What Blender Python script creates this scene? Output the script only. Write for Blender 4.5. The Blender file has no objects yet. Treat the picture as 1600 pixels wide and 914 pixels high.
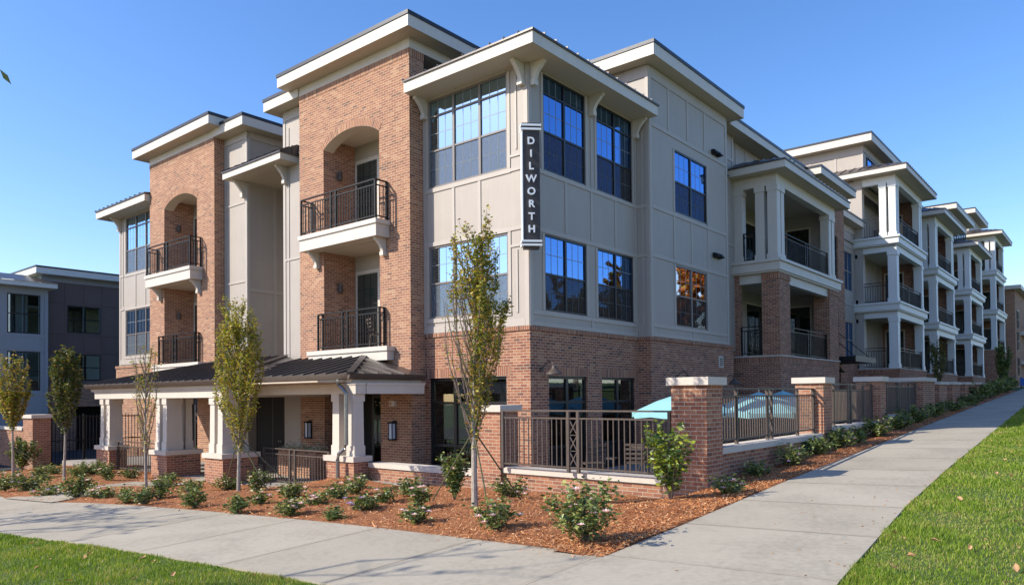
import bpy, math, random
import numpy as np
from mathutils import Vector, Matrix
random.seed(7); RNG = np.random.default_rng(7)
S = bpy.context.scene
COL = S.collection
# ------------------------------------------------------------------ camera
f_, cy_ = 1151.855, 599.77
yaw, pit, rol = math.radians(39.61992), math.radians(0.98583), math.radians(-0.53050)
CAM = Vector((-13.58249, -10.68242, 1.6))
Fv = Vector((math.cos(pit)*math.cos(yaw), math.cos(pit)*math.sin(yaw), math.sin(pit)))
R0 = Vector((math.sin(yaw), -math.cos(yaw), 0)); U0 = R0.cross(Fv)
Rv = math.cos(rol)*R0 + math.sin(rol)*U0; Uv = -math.sin(rol)*R0 + math.cos(rol)*U0
cd = bpy.data.cameras.new('camera'); cam = bpy.data.objects.new('camera', cd); COL.objects.link(cam)
m = Matrix.Identity(4)
for i in range(3): m[i][0], m[i][1], m[i][2], m[i][3] = Rv[i], Uv[i], -Fv[i], CAM[i]
cam.matrix_world = m
cd.sensor_width = 36; cd.lens = f_/1600*36; cd.shift_x = 0; cd.shift_y = (cy_-457)/1600
cd.clip_start = .1; cd.clip_end = 3000
S.camera = cam
# ------------------------------------------------------------------ light
SUN_AZ = math.radians(37.5); SUN_EL = math.radians(35)
sunv = Vector((-math.cos(SUN_AZ)*math.cos(SUN_EL), math.sin(SUN_AZ)*math.cos(SUN_EL), math.sin(SUN_EL)))
W = bpy.data.worlds.new('World'); S.world = W; W.use_nodes = True
nt = W.node_tree; nt.nodes.clear()
sky = nt.nodes.new('ShaderNodeTexSky'); sky.sky_type = 'NISHITA'; sky.sun_disc = False
sky.sun_elevation = SUN_EL; sky.sun_rotation = math.atan2(sunv.x, sunv.y)
sky.air_density = 1.0; sky.dust_density = 0.6; sky.ozone_density = 3.0; sky.altitude = 200
hs = nt.nodes.new('ShaderNodeHueSaturation'); hs.inputs['Saturation'].default_value = 1.22; hs.inputs['Hue'].default_value = .502
bg = nt.nodes.new('ShaderNodeBackground'); bg.inputs[1].default_value = 0.145
wo = nt.nodes.new('ShaderNodeOutputWorld')
nt.links.new(sky.outputs[0], hs.inputs['Color']); tn = nt.nodes.new('ShaderNodeMix'); tn.data_type = 'RGBA'; tn.blend_type = 'MULTIPLY'; tn.inputs[0].default_value = 1; tn.inputs[7].default_value = (1.05, .94, .985, 1)
nt.links.new(hs.outputs[0], tn.inputs[6]); nt.links.new(tn.outputs[2], bg.inputs[0]); nt.links.new(bg.outputs[0], wo.inputs[0])
sd = bpy.data.lights.new('sun', 'SUN'); sd.energy = 3.75; sd.angle = math.radians(.5); sd.color = (1, .94, .80)
so = bpy.data.objects.new('sun', sd); COL.objects.link(so)
so.rotation_euler = (-sunv).to_track_quat('-Z', 'Y').to_euler(); so.location = (0, 0, 40)
S.view_settings.view_transform = 'Standard'; S.view_settings.look = 'None'
S.view_settings.exposure = 0.84; S.view_settings.gamma = 1; S.view_settings.use_curve_mapping = False
try: S.cycles.max_bounces = 6; S.cycles.transparent_max_bounces = 8
except Exception: pass

# ------------------------------------------------------------------ materials
class NT:
    def __init__(s, name):
        s.m = bpy.data.materials.new(name); s.m.use_nodes = True; s.t = s.m.node_tree
        s.b = s.t.nodes['Principled BSDF']; s.out = s.t.nodes['Material Output']
    def n(s, typ, **kw):
        o = s.t.nodes.new(typ)
        for k, v in kw.items():
            if hasattr(o, k): setattr(o, k, v)
        return o
    def l(s, a, b): s.t.links.new(a, b)
    def math(s, op, a, b=None, c=None):
        o = s.t.nodes.new('ShaderNodeMath'); o.operation = op
        for i, v in enumerate((a, b, c)):
            if v is None: continue
            if isinstance(v, (int, float)): o.inputs[i].default_value = v
            else: s.l(v, o.inputs[i])
        return o.outputs[0]
    def ramp(s, fac, stops, interp='LINEAR'):
        o = s.t.nodes.new('ShaderNodeValToRGB'); cr = o.color_ramp; cr.interpolation = interp
        while len(cr.elements) < len(stops): cr.elements.new(.5)
        for e, (p, c) in zip(cr.elements, stops): e.position = p; e.color = (*c, 1)
        s.l(fac, o.inputs[0]); return o.outputs[0]
    def mix(s, fac, a, b, mode='MIX'):
        o = s.t.nodes.new('ShaderNodeMix'); o.data_type = 'RGBA'; o.blend_type = mode
        for sock, v in ((o.inputs[0], fac), (o.inputs[6], a), (o.inputs[7], b)):
            if isinstance(v, (int, float)): sock.default_value = v
            elif isinstance(v, tuple): sock.default_value = (*v, 1)
            else: s.l(v, sock)
        return o.outputs[2]
    def noise(s, scale, vec=None, detail=4, rough=.6):
        o = s.t.nodes.new('ShaderNodeTexNoise'); o.inputs['Scale'].default_value = scale
        o.inputs['Detail'].default_value = detail; o.inputs['Roughness'].default_value = rough
        if vec is not None: s.l(vec, o.inputs['Vector'])
        return o.outputs[0]
    def bump(s, hgt, strength=.3, dist=.01):
        o = s.t.nodes.new('ShaderNodeBump'); o.inputs['Strength'].default_value = strength; o.inputs['Distance'].default_value = dist
        s.l(hgt, o.inputs['Height']); s.l(o.outputs[0], s.b.inputs['Normal'])
    def pos(s): return s.n('ShaderNodeNewGeometry').outputs['Position']
    def base(s, c):
        if isinstance(c, tuple): s.b.inputs['Base Color'].default_value = (*c, 1)
        else: s.l(c, s.b.inputs['Base Color'])
    def rough(s, v): s.b.inputs['Roughness'].default_value = v

def painted(name, col, var=.06, rough=.55, scale=1.3, spec=.4, streak=True):
    M = NT(name); p = M.pos()
    n1 = M.noise(scale, p); 
    mp = M.n('ShaderNodeMapping'); mp.inputs['Scale'].default_value = (6, 6, .5); M.l(p, mp.inputs[0])
    n2 = M.noise(1.5, mp.outputs[0], 5)
    f = M.math('ADD', M.math('MULTIPLY', n1, .5), M.math('MULTIPLY', n2, .5))
    lo = tuple(c*(1-var*1.6) for c in col); hi = tuple(min(1, c*(1+var)) for c in col)
    M.base(M.ramp(f, [(.3, lo), (.7, hi)])); M.rough(rough); M.b.inputs['Specular IOR Level'].default_value = spec
    M.bump(M.noise(90, p), .08, .004)
    return M.m

def brick_mat(name, soldier=False, dark=1.0, mortar=(.56, .45, .35), red=(1, 1, 1)):
    M = NT(name); uv = M.n('ShaderNodeUVMap').outputs[0]
    sp = M.n('ShaderNodeSeparateXYZ'); M.l(uv, sp.inputs[0]); u, v = sp.outputs[0], sp.outputs[1]
    if soldier: bw, bh = .0677, .203
    else: bw, bh = .203, .0677
    row = M.math('FLOOR', M.math('DIVIDE', v, bh))
    off = 0 if soldier else M.math('MULTIPLY', M.math('MODULO', M.math('ABSOLUTE', row), 2), .5)
    uu = M.math('ADD', M.math('DIVIDE', u, bw), off)
    col = M.math('FLOOR', uu); fu = M.math('FRACT', uu); fv = M.math('FRACT', M.math('DIVIDE', v, bh))
    ex = M.math('MULTIPLY', M.math('MINIMUM', fu, M.math('SUBTRACT', 1.0, fu)), bw)
    ey = M.math('MULTIPLY', M.math('MINIMUM', fv, M.math('SUBTRACT', 1.0, fv)), bh)
    e = M.math('MINIMUM', ex, ey)
    p = M.pos(); nz = M.noise(60, p, 3)
    e2 = M.math('ADD', e, M.math('MULTIPLY', M.math('SUBTRACT', nz, .5), .003))
    mr = M.n('ShaderNodeMapRange'); mr.interpolation_type = 'SMOOTHSTEP'; M.l(e2, mr.inputs[0]); mr.inputs[1].default_value = .0042; mr.inputs[2].default_value = .0072
    mask = mr.outputs[0]
    cb = M.n('ShaderNodeCombineXYZ'); M.l(col, cb.inputs[0]); M.l(row, cb.inputs[1])
    wn = M.n('ShaderNodeTexWhiteNoise'); wn.noise_dimensions = '3D'; M.l(cb.outputs[0], wn.inputs[0])
    w = wn.outputs[0]
    # streaky clusters of pale and dark bricks along courses
    cb2 = M.n('ShaderNodeCombineXYZ'); M.l(M.math('MULTIPLY', u, .9), cb2.inputs[0]); M.l(M.math('MULTIPLY', row, .35), cb2.inputs[1])
    cl = M.noise(1.0, cb2.outputs[0], 3)
    wv = M.math('ADD', w, M.math('MULTIPLY', M.math('SUBTRACT', cl, .5), .65))
    d = dark
    c = M.ramp(wv, [(0, (.09*d, .050*d, .04*d)), (.04, (.16*d, .080*d, .055*d)), (.14, (.28*d, .112*d, .070*d)), (.55, (.37*d, .158*d, .085*d)),
                    (.85, (.46*d, .222*d, .120*d)), (1, (.54*d, .32*d, .19*d))])
    big = M.noise(.6, p, 3)
    c = M.mix(.42 if d > .9 else .26, c, (.350*d, .178*d, .112*d))
    c = M.mix(.35, c, M.ramp(M.noise(35, p, 5), [(.25, (.35, .33, .3)), (.7, (1, 1, 1))]), 'MULTIPLY')
    c = M.mix(.35, c, M.ramp(big, [(.35, (.72, .68, .66)), (.65, (1, 1, 1))]), 'MULTIPLY')
    mo = M.mix(nz, tuple(x*.8 for x in mortar), mortar)
    c = M.mix(1.0, c, red, 'MULTIPLY')
    M.base(M.mix(mask, mo, c)); M.rough(.88); M.b.inputs['Specular IOR Level'].default_value = .25
    hgt = M.math('ADD', M.math('MULTIPLY', mask, 1.0), M.math('MULTIPLY', M.noise(120, p, 4), .35))
    M.bump(hgt, .55, .006)
    return M.m

def concrete_mat(name, col, joints=False, jl=1.83, var=.19):
    M = NT(name); p = M.pos()
    n1 = M.noise(.9, p, 6); n2 = M.noise(14, p, 6); n3 = M.noise(180, p, 2)
    f = M.math('ADD', M.math('MULTIPLY', n1, .55), M.math('MULTIPLY', n2, .45))
    c = M.ramp(f, [(.3, tuple(x*(1-var*1.5) for x in col)), (.52, col), (.75, tuple(x*(1+var*.6) for x in col))])
    c = M.mix(.25, c, M.ramp(n3, [(.3, (.7, .7, .68)), (.6, (1, 1, 1))]), 'MULTIPLY')
    st = M.ramp(M.noise(3.3, p, 7, .75), [(.60, (1, 1, 1)), (.72, (.80, .77, .72))])
    c = M.mix(.6, c, st, 'MULTIPLY')
    hgt = M.math('MULTIPLY', n3, .3)
    if joints:
        uv = M.n('ShaderNodeUVMap').outputs[0]; sp = M.n('ShaderNodeSeparateXYZ'); M.l(uv, sp.inputs[0])
        v = M.math('DIVIDE', sp.outputs[1], jl); fr = M.math('FRACT', v)
        e = M.math('MULTIPLY', M.math('MINIMUM', fr, M.math('SUBTRACT', 1.0, fr)), jl)
        e = M.math('ADD', e, M.math('MULTIPLY', M.math('SUBTRACT', M.noise(9, p, 3), .5), .006))
        j = M.n('ShaderNodeMapRange'); M.l(e, j.inputs[0]); j.inputs[1].default_value = .004; j.inputs[2].default_value = .010
        # tooled strip beside each joint and along the edges, broom marks across
        t = M.n('ShaderNodeMapRange'); M.l(e, t.inputs[0]); t.inputs[1].default_value = .055; t.inputs[2].default_value = .075
        c = M.mix(M.math('SUBTRACT', 1.0, t.outputs[0]), c, M.mix(1.0, c, (.93, .92, .90), 'MULTIPLY'))
        c = M.mix(j.outputs[0], (.10, .09, .08), c)
        cell = M.math('FLOOR', v)
        wn = M.n('ShaderNodeTexWhiteNoise'); wn.noise_dimensions = '1D'; M.l(cell, wn.inputs['W'])
        c = M.mix(1.0, c, M.ramp(wn.outputs[0], [(0, (.9, .9, .89)), (1, (1.0, 1.0, 1.0))]), 'MULTIPLY')
        br = M.n('ShaderNodeTexNoise'); mp = M.n('ShaderNodeMapping'); mp.inputs['Scale'].default_value = (1.2, 160, 1); M.l(uv, mp.inputs[0]); M.l(mp.outputs[0], br.inputs['Vector'])
        br.inputs['Scale'].default_value = 1.0
        hgt = M.math('ADD', M.math('ADD', hgt, M.math('MULTIPLY', br.outputs[0], .5)), M.math('MULTIPLY', j.outputs[0], 3.0))
    M.base(c); M.rough(.9); M.b.inputs['Specular IOR Level'].default_value = .2; M.bump(hgt, .35, .003)
    return M.m

def metal_mat(name, col, rough=.45, metallic=0.0, spec=.5):
    M = NT(name); p = M.pos(); n = M.noise(7, p, 5)
    M.base(M.ramp(n, [(.3, tuple(c*.82 for c in col)), (.7, tuple(c*1.12 for c in col))]))
    M.b.inputs['Metallic'].default_value = metallic; M.b.inputs['Specular IOR Level'].default_value = spec
    r = M.n('ShaderNodeMapRange'); M.l(M.noise(25, p), r.inputs[0]); r.inputs[3].default_value = rough-.1; r.inputs[4].default_value = rough+.12
    M.l(r.outputs[0], M.b.inputs['Roughness'])
    return M.m

def leaf_mat(name, stops, rough=.5, trans=.35, spec=.4):
    M = NT(name); g = M.n('ShaderNodeNewGeometry')
    oi = M.n('ShaderNodeObjectInfo')
    w = g.outputs['Random Per Island']
    if 'grass' in name: w = M.math('ADD', M.math('MULTIPLY', w, .85), M.math('MULTIPLY', M.math('SUBTRACT', M.noise(1.9, M.pos(), 5), .40), 1.35))
    c = M.ramp(w, stops)
    M.base(c); M.rough(rough); M.b.inputs['Specular IOR Level'].default_value = spec
    tr = M.n('ShaderNodeBsdfTranslucent'); M.l(M.mix(1.0, c, (1.0, .95, .5), 'MULTIPLY'), tr.inputs[0])
    mx = M.n('ShaderNodeMixShader'); mx.inputs[0].default_value = trans
    M.l(M.b.outputs[0], mx.inputs[1]); M.l(tr.outputs[0], mx.inputs[2]); M.l(mx.outputs[0], M.out.inputs[0])
    return M.m

def glass_mat(name, tint=(.35, .42, .42), base=.52, wav=.07, refl=(.55, .80, 1)):  # refl colours the mirrored sky, so reflected blue is partly painted
    M = NT(name); M.t.nodes.remove(M.b); p = M.pos()
    tr = M.n('ShaderNodeBsdfTransparent'); tr.inputs[0].default_value = (*tint, 1)
    gl = M.n('ShaderNodeBsdfGlossy'); gl.inputs['Roughness'].default_value = .015; gl.inputs[0].default_value = (*refl, 1)
    b = M.n('ShaderNodeBump'); b.inputs['Strength'].default_value = wav; b.inputs['Distance'].default_value = .004
    M.l(M.noise(1.6, p, 2), b.inputs['Height']); M.l(b.outputs[0], gl.inputs['Normal'])
    fr = M.n('ShaderNodeFresnel'); fr.inputs[0].default_value = 1.6
    f = M.math('ADD', M.math('MULTIPLY', fr.outputs[0], 1.2), base); f = M.math('MINIMUM', f, .95)
    mx = M.n('ShaderNodeMixShader'); M.l(f, mx.inputs[0]); M.l(tr.outputs[0], mx.inputs[1]); M.l(gl.outputs[0], mx.inputs[2]); M.l(mx.outputs[0], M.out.inputs[0])
    return M.m

def blind_mat(name, col, pitch=.05):
    M = NT(name); p = M.pos(); sp = M.n('ShaderNodeSeparateXYZ'); M.l(p, sp.inputs[0])
    fr = M.math('FRACT', M.math('DIVIDE', sp.outputs[2], pitch))
    c = M.ramp(fr, [(0, tuple(x*.25 for x in col)), (.18, tuple(x*.3 for x in col)), (.25, col), (1, tuple(x*.85 for x in col))])
    M.base(c); M.rough(.6); M.bump(fr, .6, .02)
    return M.m

def mulch_mat():
    M = NT('mulch'); p = M.pos()
    n = M.noise(45, p, 8, .8); n2 = M.noise(8, p, 4)
    c = M.ramp(n, [(.25, (.05, .018, .008)), (.42, (.27, .095, .032)), (.6, (.50, .195, .068)), (.8, (.66, .34, .15))])
    c = M.mix(.4, c, M.ramp(n2, [(.3, (.6, .55, .5)), (.7, (1, 1, 1))]), 'MULTIPLY')
    M.base(c); M.rough(.95); M.bump(n, 1.0, .03)
    return M.m
def chip_mat():
    M = NT('bark_chip'); g = M.n('ShaderNodeNewGeometry')
    M.base(M.ramp(g.outputs['Random Per Island'], [(0, (.16, .055, .018)), (.35, (.46, .16, .05)), (.75, (.64, .28, .10)), (1, (.70, .44, .25))]))
    M.rough(.9); return M.m
def soil_mat():
    M = NT('turf_soil'); p = M.pos()
    n = M.noise(25, p, 7, .8)
    M.base(M.ramp(n, [(.3, (.035, .055, .012)), (.5, (.07, .11, .02)), (.7, (.13, .13, .04))])); M.rough(1.0); M.bump(n, .8, .02)
    return M.m
def bark_mat(name, col):
    M = NT(name); p = M.pos(); mp = M.n('ShaderNodeMapping'); mp.inputs['Scale'].default_value = (1, 1, .25); M.l(p, mp.inputs[0])
    n = M.noise(70, mp.outputs[0], 6)
    M.base(M.ramp(n, [(.3, tuple(c*.55 for c in col)), (.55, col), (.75, tuple(c*1.3 for c in col))])); M.rough(.9); M.bump(n, .5, .01)
    return M.m

MT = dict(
    brick=brick_mat('red_brick'), soldier=brick_mat('soldier_brick', True), 
    brickb=brick_mat('base_brick', False, .88, (.54, .43, .34), (1, .90, .88)), soldierb=brick_mat('base_soldier_brick', True, .88, (.54, .43, .34), (1, .90, .88)),
    pierbrick=brick_mat('garden_wall_brick', False, 1.0, (.50, .40, .31), (1, .91, .90)),
    stone=concrete_mat('cast_stone', (.58, .51, .44), var=.08),
    panel=painted('greige_panel', (.375, .325, .285), .05), trim=painted('greige_trim', (.415, .363, .322), .05),
    white=painted('cream_trim', (.58, .52, .455), .05, .5), soffit=painted('cream_soffit', (.52, .44, .35), .03, .6),
    white2=painted('pale_trim', (.66, .66, .64), .03, .5),
    greydark=painted('charcoal_panel', (.135, .098, .090), .05), bluegrey=painted('blue_grey_panel', (.30, .32, .36), .05),
    bronze=metal_mat('bronze_metal', (.085, .064, .053), .5, 0, .35), black=metal_mat('black_metal', (.010, .010, .011), .5, 0, .25),
    roofm=metal_mat('dark_standing_seam', (.075, .062, .058), .36, .3), coping=metal_mat('dark_coping', (.025, .026, .033), .4, .4),
    winframe=painted('taupe_window_frame', (.17, .145, .135), .04, .4), blackframe=painted('black_window_frame', (.016, .016, .018), .04, .35),
    grille=painted('window_grille', (.20, .22, .24), .02, .5),
    glass=glass_mat('window_glass'), glassr=glass_mat('blue_reflection_glass', refl=(.20, .40, .76)), glassn=glass_mat('clear_window_glass', refl=(.85, .78, .74)), glass2=glass_mat('store_glass', (.5, .6, .58), .04, .1, (.9, .95, 1)),  # glassr paints a deeper sky reflection by its blue tint
    blind_backing=blind_mat('white_blind', (.42, .44, .45)), blinddk=blind_mat('dim_blind', (.26, .24, .21)),
    dark=painted('interior_shade', (.018, .017, .016), .05, .8), screen=painted('insect_screen', (.06, .07, .08), .1, .8),  # dark: near-black colour painting the shade of unlit rooms and recesses
    teal=painted('teal_curtain', (.10, .22, .19), .15, .8), lightcurtain=painted('pale_curtain', (.5, .55, .5), .1, .8),
    conc=concrete_mat('sidewalk_concrete', (.40, .352, .283), True), patio=concrete_mat('patio_concrete', (.32, .29, .26)),
    asphalt=concrete_mat('asphalt', (.05, .05, .052)), mulch=mulch_mat(), chip=chip_mat(), soil=soil_mat(),
    bark=bark_mat('grey_bark', (.36, .31, .26)), twig=bark_mat('twig_bark', (.20, .15, .12)), stake=bark_mat('green_stake', (.10, .10, .05)),
    turq=painted('turquoise_canvas', (.24, .48, .52), .05, .8), blue=painted('blue_vinyl', (.02, .12, .45), .05, .5),
    signdark=painted('dark_sign_face', (.052, .042, .040), .04, .5), signwhite=painted('white_sign_paint', (.85, .86, .88), .02, .4),
    silver=metal_mat('galvanised', (.30, .30, .29), .3, .8), terracotta=painted('terracotta', (.42, .20, .11), .1, .8), woodtan=painted('tan_planter', (.42, .25, .14), .08, .7),
    lampglass=painted('frosted_lantern_glass', (.55, .62, .75), .03, .3), door=painted('dark_door', (.035, .028, .026), .05, .5),
)
MT['leafA'] = leaf_mat('hornbeam_leaves', [(0, (.06, .10, .015)), (.28, (.15, .20, .025)), (.5, (.36, .36, .04)), (.78, (.58, .45, .06)), (1, (.38, .15, .06))])
MT['leafB'] = leaf_mat('hornbeam_leaves_yellow', [(0, (.10, .15, .02)), (.28, (.24, .29, .03)), (.55, (.50, .46, .05)), (.82, (.62, .46, .07)), (1, (.36, .15, .06))])
MT['leafC'] = leaf_mat('hornbeam_leaves_dark', [(0, (.03, .06, .015)), (.5, (.08, .12, .025)), (.8, (.22, .21, .04)), (1, (.32, .19, .05))])
MT['leafR'] = leaf_mat('autumn_leaves', [(0, (.25, .05, .015)), (.4, (.50, .14, .02)), (.8, (.65, .32, .04)), (1, (.3, .3, .05))])
MT['leafS'] = leaf_mat('camellia_leaves', [(0, (.035, .065, .02)), (.4, (.10, .15, .04)), (.75, (.22, .27, .07)), (1, (.42, .42, .13))], .4, .3, .45)
MT['leafY'] = leaf_mat('young_leaves', [(0, (.03, .07, .02)), (.5, (.10, .16, .03)), (.75, (.30, .36, .04)), (1, (.45, .48, .06))], .35, .3)
MT['petal'] = leaf_mat('pink_petals', [(0, (.88, .42, .52)), (.5, (.92, .62, .68)), (1, (.95, .84, .84))], .6, .3)
MT['petalp'] = leaf_mat('purple_petals', [(0, (.40, .22, .55)), (1, (.66, .50, .78))], .6, .3)
MT['grass'] = leaf_mat('grass_blades', [(0, (.08, .15, .012)), (.4, (.17, .28, .02)), (.75, (.30, .40, .04)), (.92, (.44, .42, .11)), (1, (.50, .38, .17))], .5, .4, .3)
MT['dry'] = leaf_mat('dry_leaf', [(0, (.30, .13, .05)), (.5, (.48, .27, .13)), (1, (.62, .46, .32))], .8, .2)
MT['flowerg'] = leaf_mat('silver_foliage', [(0, (.25, .30, .22)), (1, (.55, .6, .5))], .6, .3)

# ------------------------------------------------------------------ mesh builder
class MB:
    def __init__(s): s.v = []; s.f = []; s.uv = []; s.mi = []; s.cur = 0
    def face(s, pts, uv=None):
        i = len(s.v); s.v.extend([tuple(p) for p in pts]); s.f.append(tuple(range(i, i+len(pts)))); s.mi.append(s.cur)
        if uv is None:
            a, b, c = Vector(pts[0]), Vector(pts[1]), Vector(pts[2]); n = (b-a).cross(c-a)
            if n.length < 1e-9 and len(pts) > 3: n = (c-a).cross(Vector(pts[3])-a)
            ax, ay, az = abs(n.x), abs(n.y), abs(n.z)
            if az > .75*n.length: uv = [(p[0], p[1]) for p in pts]
            elif ax >= ay: uv = [(p[1], p[2]) for p in pts]
            else: uv = [(p[0], p[2]) for p in pts]
        s.uv.extend(uv)
    def hexa(s, c):  # c: 8 corners, bottom ring 0-3, top ring 4-7
        for q in ((3, 2, 1, 0), (4, 5, 6, 7), (0, 1, 5, 4), (1, 2, 6, 5), (2, 3, 7, 6), (3, 0, 4, 7)): s.face([c[i] for i in q])
    def box(s, x0, x1, y0, y1, z0, z1):
        s.hexa([(x0, y0, z0), (x1, y0, z0), (x1, y1, z0), (x0, y1, z0), (x0, y0, z1), (x1, y0, z1), (x1, y1, z1), (x0, y1, z1)])
    def bar(s, p, q, w, h=None, up=(0, 0, 1)):
        h = h or w; p, q = Vector(p), Vector(q); d = (q-p).normalized(); u = Vector(up)
        if abs(d.dot(u)) > .98: u = Vector((1, 0, 0))
        r = d.cross(u).normalized()*w/2; u2 = r.cross(d).normalized()*h/2
        s.hexa([p-r-u2, p+r-u2, q+r-u2, q-r-u2, p-r+u2, p+r+u2, q+r+u2, q-r+u2])
    def tube(s, pts, rad, n=7, cap=True):
        rings = []
        for i, p in enumerate(pts):
            p = Vector(p); d = (Vector(pts[min(i+1, len(pts)-1)])-Vector(pts[max(i-1, 0)])).normalized()
            u = Vector((0, 0, 1)) if abs(d.z) < .9 else Vector((1, 0, 0)); a = d.cross(u).normalized(); b = d.cross(a)
            r = rad[i] if isinstance(rad, (list, tuple)) else rad
            rings.append([p+(a*math.cos(t)+b*math.sin(t))*r for t in [2*math.pi*k/n for k in range(n)]])
        for A, B in zip(rings, rings[1:]):
            for k in range(n): s.face([A[k], A[(k+1) % n], B[(k+1) % n], B[k]])
        if cap: s.face(rings[0][::-1]); s.face(rings[-1])
    def lathe(s, c, prof, n=20):  # prof: (r,z)
        c = Vector(c)
        for (r0, z0), (r1, z1) in zip(prof, prof[1:]):
            for k in range(n):
                a, b = 2*math.pi*k/n, 2*math.pi*(k+1)/n
                s.face([c+Vector((r0*math.cos(a), r0*math.sin(a), z0)), c+Vector((r0*math.cos(b), r0*math.sin(b), z0)),
                        c+Vector((r1*math.cos(b), r1*math.sin(b), z1)), c+Vector((r1*math.cos(a), r1*math.sin(a), z1))] if r0 > 1e-6 and r1 > 1e-6 else
                       ([c+Vector((0, 0, z0)), c+Vector((r1*math.cos(b), r1*math.sin(b), z1)), c+Vector((r1*math.cos(a), r1*math.sin(a), z1))] if r1 > 1e-6 else
                        [c+Vector((r0*math.cos(a), r0*math.sin(a), z0)), c+Vector((r0*math.cos(b), r0*math.sin(b), z0)), c+Vector((0, 0, z1))]))
    def prism(s, poly, ax, lo, hi):
        """poly in 2D; ax 'x' -> (y,z) extruded in x; 'y' -> (x,z); 'z' -> (x,y)"""
        mk = {'x': lambda p, t: (t, p[0], p[1]), 'y': lambda p, t: (p[0], t, p[1]), 'z': lambda p, t: (p[0], p[1], t)}[ax]
        s.face([mk(p, lo) for p in poly]); s.face([mk(p, hi) for p in poly][::-1])
        for a, b in zip(poly, poly[1:]+poly[:1]): s.face([mk(a, lo), mk(b, lo), mk(b, hi), mk(a, hi)])
    def build(s, name, mat, parent=None, loc=None, smooth=False):
        me = bpy.data.meshes.new(name); o = bpy.data.objects.new(name, me)
        org = Vector((0, 0, 0))
        if parent is not None: org = WORG[parent.name]
        elif loc is not None: org = Vector(loc)
        me.from_pydata([tuple(Vector(v)-org) for v in s.v], [], s.f)
        uvl = me.uv_layers.new(name='UVMap'); uvl.data.foreach_set('uv', [c for p in s.uv for c in p])
        for mm in (mat if isinstance(mat, (list, tuple)) else [mat]): me.materials.append(MT[mm] if isinstance(mm, str) else mm)
        me.polygons.foreach_set('material_index', s.mi)
        if smooth: me.polygons.foreach_set('use_smooth', [True]*len(s.f))
        me.update(); COL.objects.link(o)
        if parent is not None: o.parent = parent
        else: o.location = org
        WORG[o.name] = org
        return o
WORG = {}
def tag(o, label=None, cat=None, group=None, kind=None):
    if label: o['label'] = label
    if cat: o['category'] = cat
    if group: o['group'] = group
    if kind: o['kind'] = kind
    return o
def thing(name, label, cat, loc, group=None):
    o = bpy.data.objects.new(name, None); COL.objects.link(o); o.location = loc; o.empty_display_size = .3
    WORG[o.name] = Vector(loc); return tag(o, label, cat, group)
def copy_tree(o, parent=None):
    c = o.copy(); COL.objects.link(c)
    if parent is not None: c.parent = parent
    WORG[c.name] = WORG.get(o.name, Vector((0, 0, 0)))
    for ch in list(o.children): copy_tree(ch, c)
    return c
# facade helper: 'L' faces -X (a = y), 'R' faces -Y (a = x); d = distance outward
def P(ax, c, a, z, d=0): return (c-d, a, z) if ax == 'L' else (a, c-d, z)
def fbox(mb, ax, c, a0, a1, z0, z1, d0, d1):
    if ax == 'L': mb.box(c-d1, c-d0, a0, a1, z0, z1)
    else: mb.box(a0, a1, c-d1, c-d0, z0, z1)
def wall(mb, ax, c, a0, a1, z0, z1, holes=()):
    """front sheet with openings; holes (h0,h1,z0,z1,depth[,arch_rise])"""
    As = sorted({a0, a1} | {min(max(x, a0), a1) for h in holes for x in h[:2]})
    Zs = sorted({z0, z1} | {min(max(x, z0), z1) for h in holes for x in (h[2], h[3])})
    for i in range(len(As)-1):
        for j in range(len(Zs)-1):
            am, zm = (As[i]+As[i+1])/2, (Zs[j]+Zs[j+1])/2
            if any(h[0] < am < h[1] and h[2] < zm < h[3] for h in holes): continue
            mb.face([P(ax, c, As[i], Zs[j]), P(ax, c, As[i+1], Zs[j]), P(ax, c, As[i+1], Zs[j+1]), P(ax, c, As[i], Zs[j+1])])
    for h in holes:
        d = -h[4]
        if d == 0: continue
        mb.face([P(ax, c, h[0], h[2]), P(ax, c, h[0], h[3]), P(ax, c, h[0], h[3], d), P(ax, c, h[0], h[2], d)])
        mb.face([P(ax, c, h[1], h[2]), P(ax, c, h[1], h[3]), P(ax, c, h[1], h[3], d), P(ax, c, h[1], h[2], d)])
        mb.face([P(ax, c, h[0], h[2]), P(ax, c, h[1], h[2]), P(ax, c, h[1], h[2], d), P(ax, c, h[0], h[2], d)])
        if len(h) < 6:
            mb.face([P(ax, c, h[0], h[3]), P(ax, c, h[1], h[3]), P(ax, c, h[1], h[3], d), P(ax, c, h[0], h[3], d)])
def arch_z(t, spring, rise): return spring + rise*(1-(2*t-1)**2)**.85
def arch_fill(mb, mb2, ax, c, h0, h1, spring, rise, ztop, depth, n=14):
    """brick above a segmental arch (mb) and its plastered underside (mb2)"""
    pts = [(h0+(h1-h0)*i/n, arch_z(i/n, spring, rise)) for i in range(n+1)]
    for (a, za), (b, zb) in zip(pts, pts[1:]):
        mb.face([P(ax, c, a, za), P(ax, c, b, zb), P(ax, c, b, ztop), P(ax, c, a, ztop)])
        mb2.face([P(ax, c, a, za), P(ax, c, b, zb), P(ax, c, b, zb, -.35), P(ax, c, a, za, -.35)])
        mb2.face([P(ax, c, a, za, -.35), P(ax, c, b, zb, -.35), P(ax, c, b, ztop, -.35), P(ax, c, a, ztop, -.35)])
    return pts
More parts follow.
